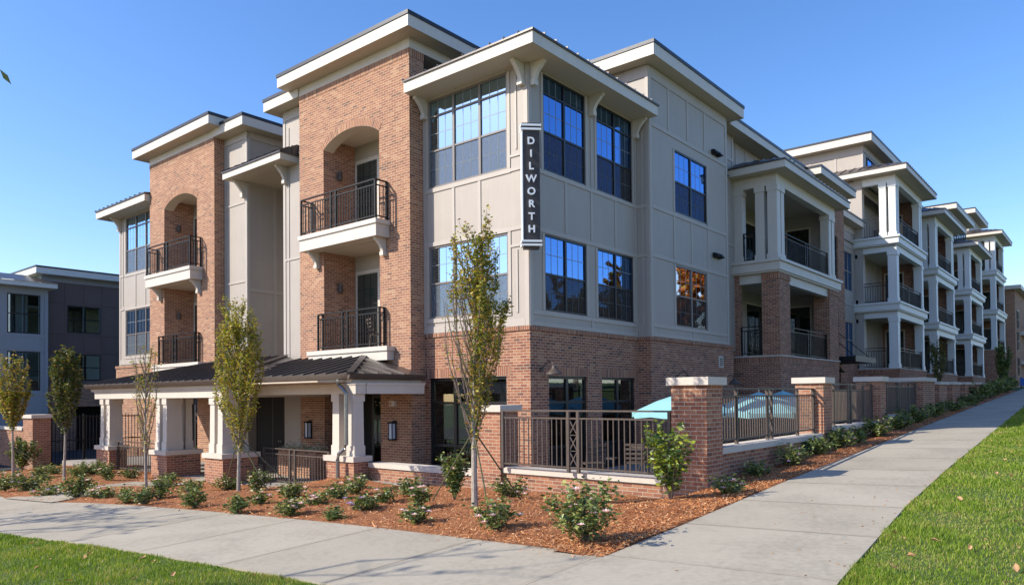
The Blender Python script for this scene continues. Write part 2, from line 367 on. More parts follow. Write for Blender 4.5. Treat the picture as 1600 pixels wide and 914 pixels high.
def arch_ring(mb, ax, c, pts, w=.2, d=.012):
    L = 0; out = []
    for i, (a, z) in enumerate(pts):
        p0 = pts[max(i-1, 0)]; p1 = pts[min(i+1, len(pts)-1)]; t = Vector((p1[0]-p0[0], p1[1]-p0[1])).normalized(); n = Vector((-t.y, t.x))
        if n.y < 0: n = -n
        out.append(((a, z), (a+n.x*w, z+n.y*w), L))
        if i < len(pts)-1: L += math.hypot(pts[i+1][0]-a, pts[i+1][1]-z)
    for (p, q, l0), (p2, q2, l1) in zip(out, out[1:]):
        mb.face([P(ax, c, *p, d), P(ax, c, *p2, d), P(ax, c, *q2, d), P(ax, c, *q, d)], [(l0, .002), (l1, .002), (l1, .2), (l0, .2)])
        mb.face([P(ax, c, *q, d), P(ax, c, *q2, d), P(ax, c, *q2, 0), P(ax, c, *q, 0)])
        mb.face([P(ax, c, *p, d), P(ax, c, *p2, d), P(ax, c, *p2, 0), P(ax, c, *p, 0)])

def window(par, ax, c, a0, a1, z0, z1, cols=2, rows=(), frame='winframe', rec=.05, grid=None, back='blind_backing', glass='glass', fw=.05, label=None, lowscreen=None):
    """frame > pane, grille, blind. rows = heights of horizontal members; grid = list of (row index, nx, nz)"""
    zs = [z0]+list(rows)+[z1]; cw = (a1-a0)/cols; m_ = MB()
    def b(x0, x1, y0, y1, d0=-rec-.03, d1=-rec+.02): fbox(m_, ax, c, x0, x1, y0, y1, d0, d1)
    b(a0, a0+fw, z0, z1); b(a1-fw, a1, z0, z1)
    b(a0+fw, a1-fw, z0, z0+fw); b(a0+fw, a1-fw, z1-fw, z1)
    for k in range(1, cols): b(a0+k*cw-fw*.7, a0+k*cw+fw*.7, z0+fw, z1-fw, -rec-.03, -rec+.024)
    for z in rows: b(a0+fw, a1-fw, z-fw*.45, z+fw*.45, -rec-.03, -rec+.016)
    w = m_.build('window', frame, par)
    if label: w['label'] = label
    g = MB(); fbox(g, ax, c, a0+.02, a1-.02, z0+.02, z1-.02, -rec-.022, -rec-.012); g.build('pane', glass, w)
    if grid:
        gm = MB()
        for (r, nx, nz) in grid:
            lo, hi = zs[r], zs[r+1]
            for k in range(cols):
                s0 = a0+k*cw+fw; s1 = a0+(k+1)*cw-fw
                for i in range(1, nx): x = s0+(s1-s0)*i/nx; fbox(gm, ax, c, x-.008, x+.008, lo, hi, -rec-.030, -rec-.026+.018)
                for j in range(1, nz): z = lo+(hi-lo)*j/nz; fbox(gm, ax, c, s0, s1, z-.008, z+.008, -rec-.029, -rec-.027+.018)
        gm.build('grille', 'grille', w)
    bk = MB(); fbox(bk, ax, c, a0-.02, a1+.02, z0-.02, z1+.02, -rec-.16, -rec-.14)
    bk.build('blind_backing', back, w)  # with the dark material this paints the unlit room's shade
    if lowscreen is not None:
        sc = MB()
        for k in range(cols): fbox(sc, ax, c, a0+k*cw+fw, a0+(k+1)*cw-fw*.8, z0+fw, lowscreen-.02, -rec-.010, -rec-.004)
        sc.build('insect_screen', SCREEN if glass == 'glass' else SCREEND, w)
    return w
# insect screen: partly see-through mesh
_M = NT('fine_screen'); _M.t.nodes.remove(_M.b); _t = _M.n('ShaderNodeBsdfTransparent'); _d = _M.n('ShaderNodeBsdfDiffuse'); _d.inputs[0].default_value = (.16, .18, .21, 1)
_x = _M.n('ShaderNodeMixShader'); _x.inputs[0].default_value = .38; _M.l(_t.outputs[0], _x.inputs[1]); _M.l(_d.outputs[0], _x.inputs[2]); _M.l(_x.outputs[0], _M.out.inputs[0]); SCREEN = _M.m
_M = NT('dark_screen'); _M.t.nodes.remove(_M.b); _t = _M.n('ShaderNodeBsdfTransparent'); _d = _M.n('ShaderNodeBsdfDiffuse'); _d.inputs[0].default_value = (.07, .06, .055, 1)
_x = _M.n('ShaderNodeMixShader'); _x.inputs[0].default_value = .42; _M.l(_t.outputs[0], _x.inputs[1]); _M.l(_d.outputs[0], _x.inputs[2]); _M.l(_x.outputs[0], _M.out.inputs[0]); SCREEND = _M.m

def trims(mb, ax, c, vert=(), horiz=(), w=.09, d=.02):
    for v in vert:
        a, z0, z1 = v[:3]; ww = v[3] if len(v) > 3 else w
        fbox(mb, ax, c, a-ww/2, a+ww/2, z0, z1, 0, d)
    for h_ in horiz:
        z, a0, a1 = h_[:3]; ww = h_[3] if len(h_) > 3 else w
        fbox(mb, ax, c, a0, a1, z-ww/2, z+ww/2, -.002, d+.004)

def railing_mesh(pts, z, h=1.07, xp=(), endposts=True, sp=.112, zf=None, post=.045):
    """pts polyline (x,y); xp = (segment, distance) of cross panels; returns (rails, balusters, posts[], cross[]) builders"""
    rails, bal, posts, cross = MB(), MB(), [], []
    zz = lambda i, t: z if zf is None else zf(i, t)
    n = len(pts)-1
    for i in range(n):
        a, b = Vector((*pts[i], 0)), Vector((*pts[i+1], 0)); L = (b-a).length; d = (b-a)/L
        at = lambda t, dz: a+d*t+Vector((0, 0, zz(i, t)+dz))
        rails.bar(at(0, h), at(L, h), .055, .03); rails.bar(at(0, h-.14), at(L, h-.14), .03, .03); rails.bar(at(0, .09), at(L, .09), .03, .03)
        xs = [t for s_, t in xp if s_ == i]
        excl = [(t-.13, t+.13) for t in xs]
        for t in xs:
            for e in (-.11, .11): posts.append((at(t+e, 0), at(t+e, h-.015)))
            c = MB(); z0, z1 = .105, h-.155; k = 3; st = (z1-z0)/k
            for q in range(k):
                c.bar(at(t-.09, z0+q*st), at(t+.09, z0+(q+1)*st), .019); c.bar(at(t+.09, z0+q*st), at(t-.09, z0+(q+1)*st), .0192)
                if q: c.bar(at(t-.09, z0+q*st), at(t+.09, z0+q*st), .0144)
            cross.append(c)
        if endposts:
            posts.append((at(0 if i else .03, 0), at(0 if i else .03, h-.015)))
            if i == n-1: posts.append((at(L-.03, 0), at(L-.03, h-.015)))
        nb = int(L/sp)
        for k in range(1, nb):
            t = L*k/nb
            if any(u < t < v for u, v in excl): continue
            bal.bar(at(t, .1), at(t, h-.15), .018)
    return rails, bal, posts, cross
def railing(par, pts, z, h=1.07, xp=(), mat='bronze', **kw):
    """a railing as one mesh (sub-part)"""
    r, b, ps, cs = railing_mesh(pts, z, h, xp, **kw)
    for p, q in ps: r.bar(p, q, .05)
    for m_ in [b]+cs:
        o = len(r.v); r.v += m_.v; r.f += [tuple(i+o for i in f) for f in m_.f]; r.uv += m_.uv; r.mi += m_.mi
    return r.build('railing', mat, par)
def railing_thing(label, pts, z, h=1.07, xp=(), mat='bronze', group=None, name='metal_railing', extra=(), **kw):
    t = thing(name, label, 'railing', (pts[0][0], pts[0][1], z), group)
    r, b, ps, cs = railing_mesh(pts, z, h, xp, **kw)
    r.build('rail', mat, t); b.build('baluster_row', mat, t)
    for p, q in list(ps)+list(extra): m_ = MB(); m_.bar(p, q, .055); m_.build('post', mat, t)
    for c in cs: c.build('cross_panel', mat, t)
    return t
def bracket(par, ax, c, a, z, s=.45, w=.12, mat='white'):
    """curved corbel hanging under z, reaching s outward from face c"""
    mb = MB(); prof = [(0, 0), (s, 0), (s, -.07*s/.45), (s*.88, -.09*s/.45), (s*.5, -.26*s/.45), (s*.36, -.38*s/.45), (s*.30, -.48*s/.45), (s*.24, -.54*s/.45), (0, -.54*s/.45)]
    q = [P(ax, c, a-w/2, z+p[1], p[0]) for p in prof]; r = [P(ax, c, a+w/2, z+p[1], p[0]) for p in prof]
    mb.face(q); mb.face(r[::-1])
    for i in range(len(q)): j = (i+1) % len(q); mb.face([q[i], q[j], r[j], r[i]])
    fbox(mb, ax, c, a-w/2-.02, a+w/2+.02, z-.54*s/.45-.03, z-.44*s/.45, 0, s*.36)
    return mb.build('bracket', mat, par)
def eave(par, x0, x1, y0, y1, z, hf=.33, cop=.10, mat='white'):
    b = MB(); b.box(x0, x1, y0, y1, z, z+hf); b.cur = 1
    b.face([(x0+.003, y0+.003, z-.003), (x1-.003, y0+.003, z-.003), (x1-.003, y1-.003, z-.003), (x0+.003, y1-.003, z-.003)])
    r = b.build('roof', [mat, 'soffit'], par)
    c = MB(); c.box(x0-.025, x1+.025, y0-.025, y1+.025, z+hf+.001, z+hf+cop); c.build('coping', 'coping', r)
    return r
def shed_roof(par, x0, x1, y0, y1, z, hf, inx, iny, rise, right=True, left=True, sp=.42, name='metal_roof'):
    """low metal roof sloping up from the -Y edge (run iny) and the -X edge (run inx) with standing seams; fascia box under it"""
    b = MB(); b.box(x0, x1, y0, y1, z, z+hf); b.cur = 1
    b.face([(x0+.003, y0+.003, z-.003), (x1-.003, y0+.003, z-.003), (x1-.003, y1-.003, z-.003), (x0+.003, y1-.003, z-.003)])
    f = b.build('roof', ['white', 'soffit'], par)
    zt = z+hf; m_ = MB(); e = .04
    X0, X1, Y0, Y1 = x0-e, x1+e, y0-e, y1
    m_.box(X0, X1, Y0, Y1, zt+.001, zt+.045)
    zt += .046
    xi = X0+inx; yi = Y0+iny; xr = X1-(inx if right else 0)
    m_.face([(X0, Y0, zt), (X1, Y0, zt), (xr, yi, zt+rise), (xi, yi, zt+rise)])
    m_.face([(X0, Y0, zt), (xi, yi, zt+rise), (xi, Y1, zt+rise), (X0, Y1, zt)])
    m_.face([(X1, Y0, zt), (X1, Y1, zt), (xr, Y1, zt+rise), (xr, yi, zt+rise)])
    m_.face([(xi, yi, zt+rise), (xr, yi, zt+rise), (xr, Y1, zt+rise), (xi, Y1, zt+rise)])
    n = max(2, int((X1-X0)/sp))
    for k in range(n+1):
        x = X0+(X1-X0)*k/n; t = 1.0
        if x < xi: t = (x-X0)/inx
        elif x > xr and right: t = (X1-x)/inx
        if t > .05: m_.bar((x, Y0-.012, zt+.018), (x, Y0+iny*t, zt+.018+rise*t), .022, .045)
    n = max(2, int((Y1-Y0)/sp))
    if left:
        for k in range(n+1):
            y = Y0+(Y1-Y0)*k/n; t = min(1, (y-Y0)/iny) if iny else 1
            if t > .05: m_.bar((X0-.012, y, zt+.018), (X0+inx*t, y, zt+.018+rise*t), .022, .045)
    m_.build('metal_roofing', 'roofm', f)
    return f
def soldier_band(mb, ax, c, a0, a1, z0, z1, d=.015):
    """band of upright bricks, slightly proud"""
    def F(pts, uv): mb.face(pts, uv)
    u = [(a0, .002), (a1, .002), (a1, .2), (a0, .2)]
    F([P(ax, c, a0, z0, d), P(ax, c, a1, z0, d), P(ax, c, a1, z1, d), P(ax, c, a0, z1, d)], u)
    F([P(ax, c, a0, z1, d), P(ax, c, a1, z1, d), P(ax, c, a1, z1, 0), P(ax, c, a0, z1, 0)], u)
    F([P(ax, c, a0, z0, d), P(ax, c, a1, z0, d), P(ax, c, a1, z0, 0), P(ax, c, a0, z0, 0)], u)
    for a in (a0, a1): F([P(ax, c, a, z0, 0), P(ax, c, a, z0, d), P(ax, c, a, z1, d), P(ax, c, a, z1, 0)], [(a, .002), (a+d, .002), (a+d, .2), (a, .2)])

# ------------------------------------------------------------------ terrain
def hp(X, Y): return .25+.04*min(max(X, -40), 45)-.035*(min(max(Y, -45), 60)+6.7)
def sm(t): t = min(1, max(0, t)); return t*t*(3-2*t)
def G(X, Y):
    z = hp(X, Y)
    k = sm((X+5.0)/2.0)*sm((Y+5.75)/.9)*(1-sm((Y-1.5)/3.0)); z -= .20*k
    k2 = sm((X+6.6)/2.4)*sm((Y-3.0)/2.5)*(1-sm((Y-12)/5)); z = z*(1-k2)+(-.62)*k2
    return z

def grid_surface(name, mat, xs, ys, zf, mask=None, smooth=True, uvswap=False):
    nx, ny = len(xs), len(ys); V = [(x, y, zf(x, y)) for y in ys for x in xs]; Fc = []
    for j in range(ny-1):
        for i in range(nx-1):
            if mask and not mask((xs[i]+xs[i+1])/2, (ys[j]+ys[j+1])/2): continue
            a = j*nx+i; Fc.append((a, a+1, a+nx+1, a+nx))
    me = bpy.data.meshes.new(name); me.from_pydata(V, [], Fc)
    if smooth: me.polygons.foreach_set('use_smooth', [True]*len(Fc))
    me.materials.append(MT[mat]); me.update(); o = bpy.data.objects.new(name, me); COL.objects.link(o); return o
# one ground sheet, sunk inside the terrace and building footprint
gx = sorted(set([-400, -150, -60, -40]+list(range(-36, -8, 4))+[-8.36, -8.34, -6.5, -5, -4.2, -3.9, -2.61, -2.6, 0, 8, 16, 24, 32, 40, 45, 60, 120, 400]))
gy = sorted(set([-400, -120, -45]+list(range(-40, -8, 4))+[-8, -6.76, -6.74, -5.31, -5.3, -4.5, -3, -1, 1.5, 3, 5, 7, 9, 11, 13, 15, 17, 19, 24, 30, 40, 60, 120, 400]))
def gz(X, Y):
    if X > -2.605 and Y > -5.305: return -.95
    return G(X, Y)-(.05 if X > -8.35 and Y > -6.75 and X < 41 and Y < 25 else .012)
o = grid_surface('ground', 'soil', gx, gy, gz, smooth=False); tag(o, kind='structure')

# sidewalk: two legs meeting at the corner
def strip(mb, left, right, zf, n_sub=1, vfun=None):
    v = 0
    for (l0, r0), (l1, r1) in zip(zip(left, right), zip(left[1:], right[1:])):
        L = math.hypot(l1[0]-l0[0], l1[1]-l0[1])
        q = [(l0[0], l0[1], zf(*l0)), (r0[0], r0[1], zf(*r0)), (r1[0], r1[1], zf(*r1)), (l1[0], l1[1], zf(*l1))]
        if vfun: mb.face(q, [(0, vfun(l0)), (1.9, vfun(r0)), (1.9, vfun(r1)), (0, vfun(l1))])
        else: mb.face(q, [(0, v), (1.9, v), (1.9, v+L), (0, v+L)])
        v += L
zs_ = lambda x, y: hp(x, y)+.012
def interp(tab, t):
    if t <= tab[0][0]: return tab[0][1]
    for (a, b), (c, d) in zip(tab, tab[1:]):
        if t <= c: return b+(d-b)*(t-a)/(c-a)
    return tab[-1][1]
EL_in = [(-6.55, -7.15), (-5.5, -7.11), (-3, -7.04), (-1.5, -7.03), (0, -7.1), (2, -7.19), (4, -7.33), (5.5, -7.55), (6.4, -7.75), (8.9, -8.0), (10.5, -7.75), (13, -7.55), (40, -7.6)]
EL_out = [(-6.55, -9.2), (-4, -9.27), (-1, -9.4), (1, -9.56), (3, -9.78), (40, -9.95)]
ER_in = [(-7.15, -6.6), (-5.9, -6.58), (-1.5, -6.45), (5, -6.38), (12, -6.3), (20, -6.25), (60, -6.2)]
ER_out = [(-9.2, -9.1), (-7.15, -8.85), (-3.4, -8.58), (.5, -8.42), (8.3, -8.2), (19, -7.9), (60, -7.7)]
sw = MB()
ys = [-6.55, -5.5, -4, -3, -2, -1, 0, 1, 2, 3, 4, 5, 5.5, 6.4, 7.5, 8.9, 10.5, 13, 20, 40]
strip(sw, [(interp(EL_in, y), y) for y in ys], [(interp(EL_out, y), y) for y in ys], zs_, vfun=lambda p: p[1]+6.55)
xs = [-7.15, -5.9, -3.4, -1.5, .5, 3, 5, 8.3, 12, 16, 20, 30, 45, 60]
strip(sw, [(x, interp(ER_in, x)) for x in xs], [(x, interp(ER_out, x)) for x in xs], zs_, vfun=lambda p: p[0]+7.15)
q = [(-7.15, -6.55), (-9.2, -6.55), (-9.2, -9.1), (-7.15, -8.85)]
sw.face([(x, y, zs_(x, y)) for x, y in q], [(0, 1.83*.5), (1.9, 1.83*.5), (1.9, 1.83*.92), (0, 1.83*.92)])
q = [(-9.2, -6.55), (-16, -6.6), (-16, -9.5), (-9.2, -9.1)]
sw.face([(x, y, zs_(x, y)) for x, y in q], [(0, .2), (1, 1.6), (1, 1.7), (0, .3)])
# slab edge
for pts in ([(x, interp(ER_out, x)) for x in xs], [(interp(EL_out, y), y) for y in ys]):
    for a, b in zip(pts, pts[1:]): sw.face([(a[0], a[1], zs_(*a)), (b[0], b[1], zs_(*b)), (b[0], b[1], zs_(*b)-.08), (a[0], a[1], zs_(*a)-.08)])
tag(sw.build('sidewalk', 'conc'), kind='structure')
# walk to the porch
wk = MB(); A = [(-7.9, 6.45), (-6.6, 6.75), (-5.3, 7.5), (-4.2, 8.1), (-3.2, 8.3)]; B = [(-8.05, 8.9), (-7.0, 8.7), (-5.6, 9.3), (-4.2, 9.9), (-3.2, 9.95)]
strip(wk, A, B, lambda x, y: G(x, y)+.03); tag(wk.build('entrance_path', 'conc'), kind='structure')
# patio floors
pf = MB(); pf.box(-2.45, 14, -5.4, .05, -.5, -.33); pf.box(-2.45, 0.02, .05, 3.2, -.5, -.33); tag(pf.build('patio_floor', 'patio'), kind='structure')
pf = MB(); pf.box(-3.3, 3.0, 3.2, 19.2, -.8, -.58); tag(pf.build('porch_floor', 'patio'), kind='structure')
# parking court behind the left gate
pc = MB(); pc.face([(-30, 20.6, -.9), (40, 20.6, -.9), (40, 30.5, -.88), (-30, 30.5, -.88)]); tag(pc.build('parking_court', 'asphalt'), kind='structure')

# mulch bed
def mn(x, y): return .022*math.sin(x*2.1+1)*math.cos(y*1.7)+.012*math.sin(x*5.3+y*4.1)+.02
def mulch_ok(x, y):
    if y < -5.5: return interp(ER_in, x)-.02 < y and x > -7.2
    return x > interp(EL_in, y)-.02
mx = list(np.arange(-8.1, -2.5, .12)); my = list(np.arange(-6.66, 19.5, .12))
def mz(x, y):
    e = min(1, max(0, (x-interp(EL_in, max(y, -6.5)))/.35)) if y > -6 else 1
    e2 = min(1, max(0, (y-interp(ER_in, x))/.3))
    return G(x, y)+(mn(x, y)+RNG.normal(0, .005))*min(e, e2)+.004
o1 = grid_surface('mulch_bed', 'mulch', mx, my, mz, lambda x, y: mulch_ok(x, y)); tag(o1, 'orange shredded bark mulch covering the planting bed round the corner', 'mulch', kind='stuff')
mx2 = list(np.arange(-2.7, 36, .22)); my2 = list(np.arange(-6.66, -5.28, .1))
o2 = grid_surface('mulch_bed', 'mulch', mx2, my2, mz, lambda x, y: y > interp(ER_in, x)-.02); tag(o2, 'strip of bark mulch between the long sidewalk and the railed brick wall', 'mulch', kind='stuff')

def shards(name, mat, P0, ax, bx, label=None, cat=None, kind='stuff', bend=None):
    """many quads: centre P0 (n,3), half axes ax,bx (n,3)"""
    n = len(P0); V = np.stack([P0-ax-bx, P0+ax-bx, P0+ax+bx, P0-ax+bx], 1).reshape(-1, 3)
    if bend is not None: V = V.reshape(n, 4, 3); V[:, 2] += bend; V = V.reshape(-1, 3)
    me = bpy.data.meshes.new(name); me.vertices.add(4*n); me.vertices.foreach_set('co', V.ravel())
    me.loops.add(4*n); me.loops.foreach_set('vertex_index', np.arange(4*n)); me.polygons.add(n)
    me.polygons.foreach_set('loop_start', np.arange(0, 4*n, 4)); me.polygons.foreach_set('loop_total', np.full(n, 4))
    me.materials.append(MT[mat]); me.update(); me.validate(); o = bpy.data.objects.new(name, me); COL.objects.link(o)
    if label: tag(o, label, cat, kind=kind)
    return o
def rnd_dir(n): v = RNG.normal(size=(n, 3)); return v/np.linalg.norm(v, axis=1, keepdims=True)
# bark chips
pts = []
while len(pts) < 52000:
    x = RNG.uniform(-8, -2.6); y = -6.6+26*RNG.random()**2.2
    if mulch_ok(x+(.04 if RNG.random() < .97 else .28), y) and (y > -5.4 or y > interp(ER_in, x)+.02): pts.append((x, y, G(x, y)+mn(x, y)+.012))
while len(pts) < 64000:
    x = -2.6+22*RNG.random()**2; y = RNG.uniform(-6.5, -5.5)
    if y > interp(ER_in, x)+.02: pts.append((x, y, G(x, y)+mn(x, y)+.01))
pts = np.array(pts); n = len(pts); a = RNG.uniform(0, math.pi*2, n); tl = RNG.normal(0, .35, n); L = RNG.gamma(2.2, .007, n)+.006; w = RNG.uniform(.0015, .0045, n)
d1 = np.stack([np.cos(a)*np.cos(tl), np.sin(a)*np.cos(tl), np.sin(tl)], 1)*L[:, None]
d2 = np.stack([-np.sin(a), np.cos(a), RNG.normal(0, .5, n)], 1)*w[:, None]
shards('bark_chips', 'chip', pts, d1, d2, 'loose shredded bark chips scattered over the mulch bed', 'mulch')

# grass blades
def in_L(x, y): return x < interp(EL_out, y)-.015+.02*math.sin(y*7)*math.sin(y*2.3)+.012 and y > -6.5
def in_R(x, y): return y < interp(ER_out, x)-.003+.02*math.sin(x*6)*math.sin(x*2.1)
pts = []
while len(pts) < 65000:
    y = -5.6+RNG.random()**1.3*11; x = interp(EL_out, y)+.02-RNG.random()**1.25*2.7
    if in_L(x, y): pts.append((x, y, G(x, y)-.015))
while len(pts) < 190000:
    x = -9.5+34*RNG.random()**1.9; y = interp(ER_out, x)+.02-RNG.random()**1.45*(1.5+.12*(x+9.5))
    if in_R(x, y) and x > -9.3: pts.append((x, y, G(x, y)-.015))
pts = np.array(pts); n = len(pts); dist = np.hypot(pts[:, 0]+13.6, pts[:, 1]+10.7)
a = RNG.uniform(0, 2*math.pi, n)
clump = .75+.35*np.sin(pts[:, 0]*3.1+np.sin(pts[:, 1]*2.3)*2)*np.sin(pts[:, 1]*2.7+1)
H = RNG.uniform(.028, .058, n)*clump*(1+RNG.exponential(.12, n)); w = np.clip(dist/9, .7, 3)*RNG.uniform(.0025, .005, n)
lean = RNG.normal(0, .38, (n, 2)); tip = pts+np.stack([lean[:, 0]*H, lean[:, 1]*H, H], 1); mid = (pts+tip)/2+np.stack([-lean[:, 0]*H*.12, -lean[:, 1]*H*.12, H*.06], 1)
s_ = np.stack([np.cos(a), np.sin(a), np.zeros(n)], 1)*w[:, None]
V = np.stack([pts-s_, pts+s_, mid+s_*.7, mid-s_*.7, tip], 1).reshape(-1, 3)
me = bpy.data.meshes.new('grass'); me.vertices.add(5*n); me.vertices.foreach_set('co', V.ravel())
li = (np.arange(n)[:, None]*5+np.array([0, 1, 2, 3, 3, 2, 4])[None]).ravel(); me.loops.add(7*n); me.loops.foreach_set('vertex_index', li)
me.polygons.add(2*n); me.polygons.foreach_set('loop_start', (np.arange(n)[:, None]*7+np.array([0, 4])).ravel()); me.polygons.foreach_set('loop_total', np.tile([4, 3], n))
me.materials.append(MT['grass']); me.update(); me.validate(); o = bpy.data.objects.new('grass', me); COL.objects.link(o); tag(o, 'bright green lawn grass along both outer edges of the sidewalk', 'grass', kind='stuff')
# ------------------------------------------------------------------ main corner building
BL = thing('apartment_building', 'three storey corner apartment building of red brick and greige panels with arched balcony towers', 'building', (0, 0, -.6))
# --- corner bay
w_ = MB()
Lh = [(.73, 3.40, -.30, 2.10, .16)]; Rh = [(.72, 2.40, -.32, 2.10, .16), (3.08, 4.84, -.32, 2.10, .16)]
wall(w_, 'L', 0, 0, 3.55, -.6, 3.17, Lh); wall(w_, 'R', 0, 0, 5.03, -.6, 3.17, Rh)
wall(w_, 'L', 5.02, -.42, 0, -.6, 3.17); wall(w_, 'R', -.42, 5.02, 10.75, -.6, 3.17)
w_.face([(10.75, -.42, -.6), (10.95, -.30, -.6), (10.95, -.30, 3.17), (10.75, -.42, 3.17)]); w_.face([(10.95, -.30, -.6), (11.0, .1, -.6), (11.0, .1, 3.17), (10.95, -.30, 3.17)])
w_.build('brick_wall', 'brickb', BL)
w_ = MB()
soldier_band(w_, 'L', 0, -.015, 3.55, 3.17, 3.27, .035); soldier_band(w_, 'R', 0, -.0, 5.0, 3.17, 3.27, .035)
soldier_band(w_, 'R', -.42, 5.0, 10.8, 3.17, 3.27, .035); soldier_band(w_, 'L', 5.02, -.42, 0, 3.17, 3.27, .035)
soldier_band(w_, 'L', 0, .60, 3.52, 2.10, 2.32, .006)
for a0, a1 in ((.60, 2.50), (2.98, 4.94)): soldier_band(w_, 'R', 0, a0, a1, 2.10, 2.32, .006)
w_.build('brick_band', 'soldierb', BL)
w_ = MB()
L3, L2 = (.64, 3.36, 7.09, 9.43), (.64, 3.36, 3.66, 5.55)
R3 = [(.58, 2.40, 7.07, 9.42), (2.93, 4.78, 7.07, 9.42)]; R2 = [(.60, 2.40, 3.67, 5.53), (2.93, 4.78, 3.67, 5.53)]
wall(w_, 'L', 0, 0, 3.55, 3.27, 9.6, [(*L3, .1), (*L2, .1)])
wall(w_, 'R', 0, 0, 5.1, 3.27, 9.6, [(*h, .1) for h in R3+R2])
w_.build('panel_wall', 'panel', BL)
w_ = MB()
# trims, L face
for y0, y1, z0, z1 in (L3, L2):
    trims(w_, 'L', 0, [(y0-.05, z0-.0, z1), (y1+.05, z0, z1)], [(z0-.06, y0-.1, y1+.1, .11)] + ([(z1+.06, y0-.1, y1+.1, .11)] if z1 < 9 else []))
trims(w_, 'L', 0, [(.06, 3.27, 9.5, .12), (3.5, 3.27, 9.5, .1), (1.55, 5.67, 6.97), (2.45, 5.67, 6.97), (.36, 3.6, 5.1, .05), (.36, 7.5, 9.3, .05)], [(3.36, .12, 3.45, .17), (7.03, .12, .54, .08), (5.61, .12, .54, .08), (7.36, .12, .54, .06), (5.2, .12, .54, .06), (9.47, .12, 3.45, .07)])
for X0, X1, z0, z1 in R3+R2:
    trims(w_, 'R', 0, [(X0-.05, z0, z1), (X1+.05, z0, z1)], [])
trims(w_, 'R', 0, [(.06, 3.27, 9.5, .12), (4.95, 3.27, 9.5, .1), (1.5, 5.67, 6.97), (2.66, 5.67, 6.97), (3.85, 5.67, 6.97), (2.66, 7.07, 9.4, .04), (2.66, 3.33, 3.55)],
      [(7.01, .12, 4.9, .11), (5.60, .12, 4.9, .11), (3.60, .12, 4.9, .10), (3.33, .12, 4.9, .1)])
w_.build('panel_trim', 'trim', BL)
GR = [(2, 3, 1), (1, 3, 2), (0, 3, 2)]
window(BL, 'L', 0, *L3, cols=3, rows=(8.07, 8.99), grid=[(2, 3, 1), (1, 3, 2), (0, 3, 2)], rec=.03, lowscreen=8.07, label='wide three column window of the upper floor on the sunlit side of the corner')
window(BL, 'L', 0, *L2, cols=3, rows=(4.57,), grid=[(1, 3, 2), (0, 3, 2)], rec=.03, lowscreen=4.57)
for h in R3: window(BL, 'R', 0, *h, cols=2, rows=(8.03, 8.97), grid=GR, rec=.03, frame='blackframe', lowscreen=8.03, glass='glassr', back='blinddk')
for h in R2: window(BL, 'R', 0, *h, cols=2, rows=(4.57,), grid=[(1, 3, 2), (0, 3, 2)], rec=.03, frame='blackframe', lowscreen=4.57, glass='glassr', back='blinddk')
def storefront(ax, c, a0, a1, z0, z1, cols, mull, rail=1.45):
    w = window(BL, ax, c, a0, a1, z0, z1, cols=cols, rows=(rail, .35), frame='blackframe', rec=.08, back='dark', glass='glass2', fw=.07)
    cm = MB()
    for t0, t1 in mull:
        x0, x1 = a0+(a1-a0)*t0, a0+(a1-a0)*t1; n = 8
        for k in range(n):
            u0, u1 = x0+(x1-x0)*k/n, x0+(x1-x0)*(k+1)/n
            e0, e1 = (-.14, -.19) if k % 2 else (-.19, -.14)
            cm.face([P(ax, c, u0, z0+.1, e0), P(ax, c, u1, z0+.1, e1), P(ax, c, u1, z1-.05, e1), P(ax, c, u0, z1-.05, e0)])
    cm.build('curtain', 'teal', w); return w
storefront('L', 0, .73, 3.40, -.30, 2.10, 3, [(.02, .30), (.62, .72)])
storefront('R', 0, .72, 2.40, -.32, 2.10, 2, [(.55, .72)]); storefront('R', 0, 3.08, 4.84, -.32, 2.10, 2, [(.02, .2), (.8, .98)])
bay = shed_roof(BL, -.7, 5.05, -.7, 3.54, 9.49, .27, 1.0, 1.0, .14)
for ax, c, a in (('L', 0, .14), ('L', 0, 3.45), ('R', 0, .14), ('R', 0, 2.66), ('R', 0, 4.9)): bracket(BL, ax, c, a, 9.485, .42, .11)
# --- panel block beside the bay
w_ = MB()
PW = [(6.56, 8.78, 7.10, 9.0), (6.56, 8.74, 3.66, 5.52)]
wall(w_, 'R', -.42, 5.02, 10.4, 3.27, 11.05, [(*h, .1) for h in PW]); wall(w_, 'L', 5.02, -.42, 3.5, 3.27, 11.05); wall(w_, 'R', .12, 10.4, 12.3, 3.17, 11.3)
w_.build('panel_wall', 'panel', BL)
w_ = MB()
for X0, X1, z0, z1 in PW: trims(w_, 'R', -.42, [(X0-.05, z0, z1), (X1+.05, z0, z1)])
trims(w_, 'R', -.42, [(5.09, 3.27, 11.0, .13), (10.33, 3.27, 11.0, .13), (6.5, 5.68, 6.95), (7.66, 5.68, 6.95), (8.86, 5.68, 6.95), (6.2, 9.45, 10.7), (7.45, 9.45, 10.7), (8.65, 9.45, 10.7), (7.7, 3.38, 3.55)],
      [(9.38, 5.15, 10.27, .12), (7.01, 5.15, 10.27, .11), (5.61, 5.15, 10.27, .11), (3.60, 5.15, 10.27, .1), (3.33, 5.15, 10.27, .09), (10.86, 5.15, 10.27, .33)])
trims(w_, 'L', 5.02, [(-.37, 3.27, 11.0, .1), (-.2, 3.6, 9.2, .05), (1.6, 9.9, 10.8)], [(10.86, -.32, 3.5, .33), (7.01, -.32, 0, .1), (5.6, -.32, 0, .1)])
trims(w_, 'R', .12, [(10.9, 3.3, 11.0), (11.6, 3.3, 11.0), (12.15, 9.8, 11.0)], [(10.1, 10.5, 12.2, .1), (7.0, 10.5, 12.2, .1), (11.15, 10.4, 12.3, .25)])
w_.build('panel_trim', 'trim', BL)
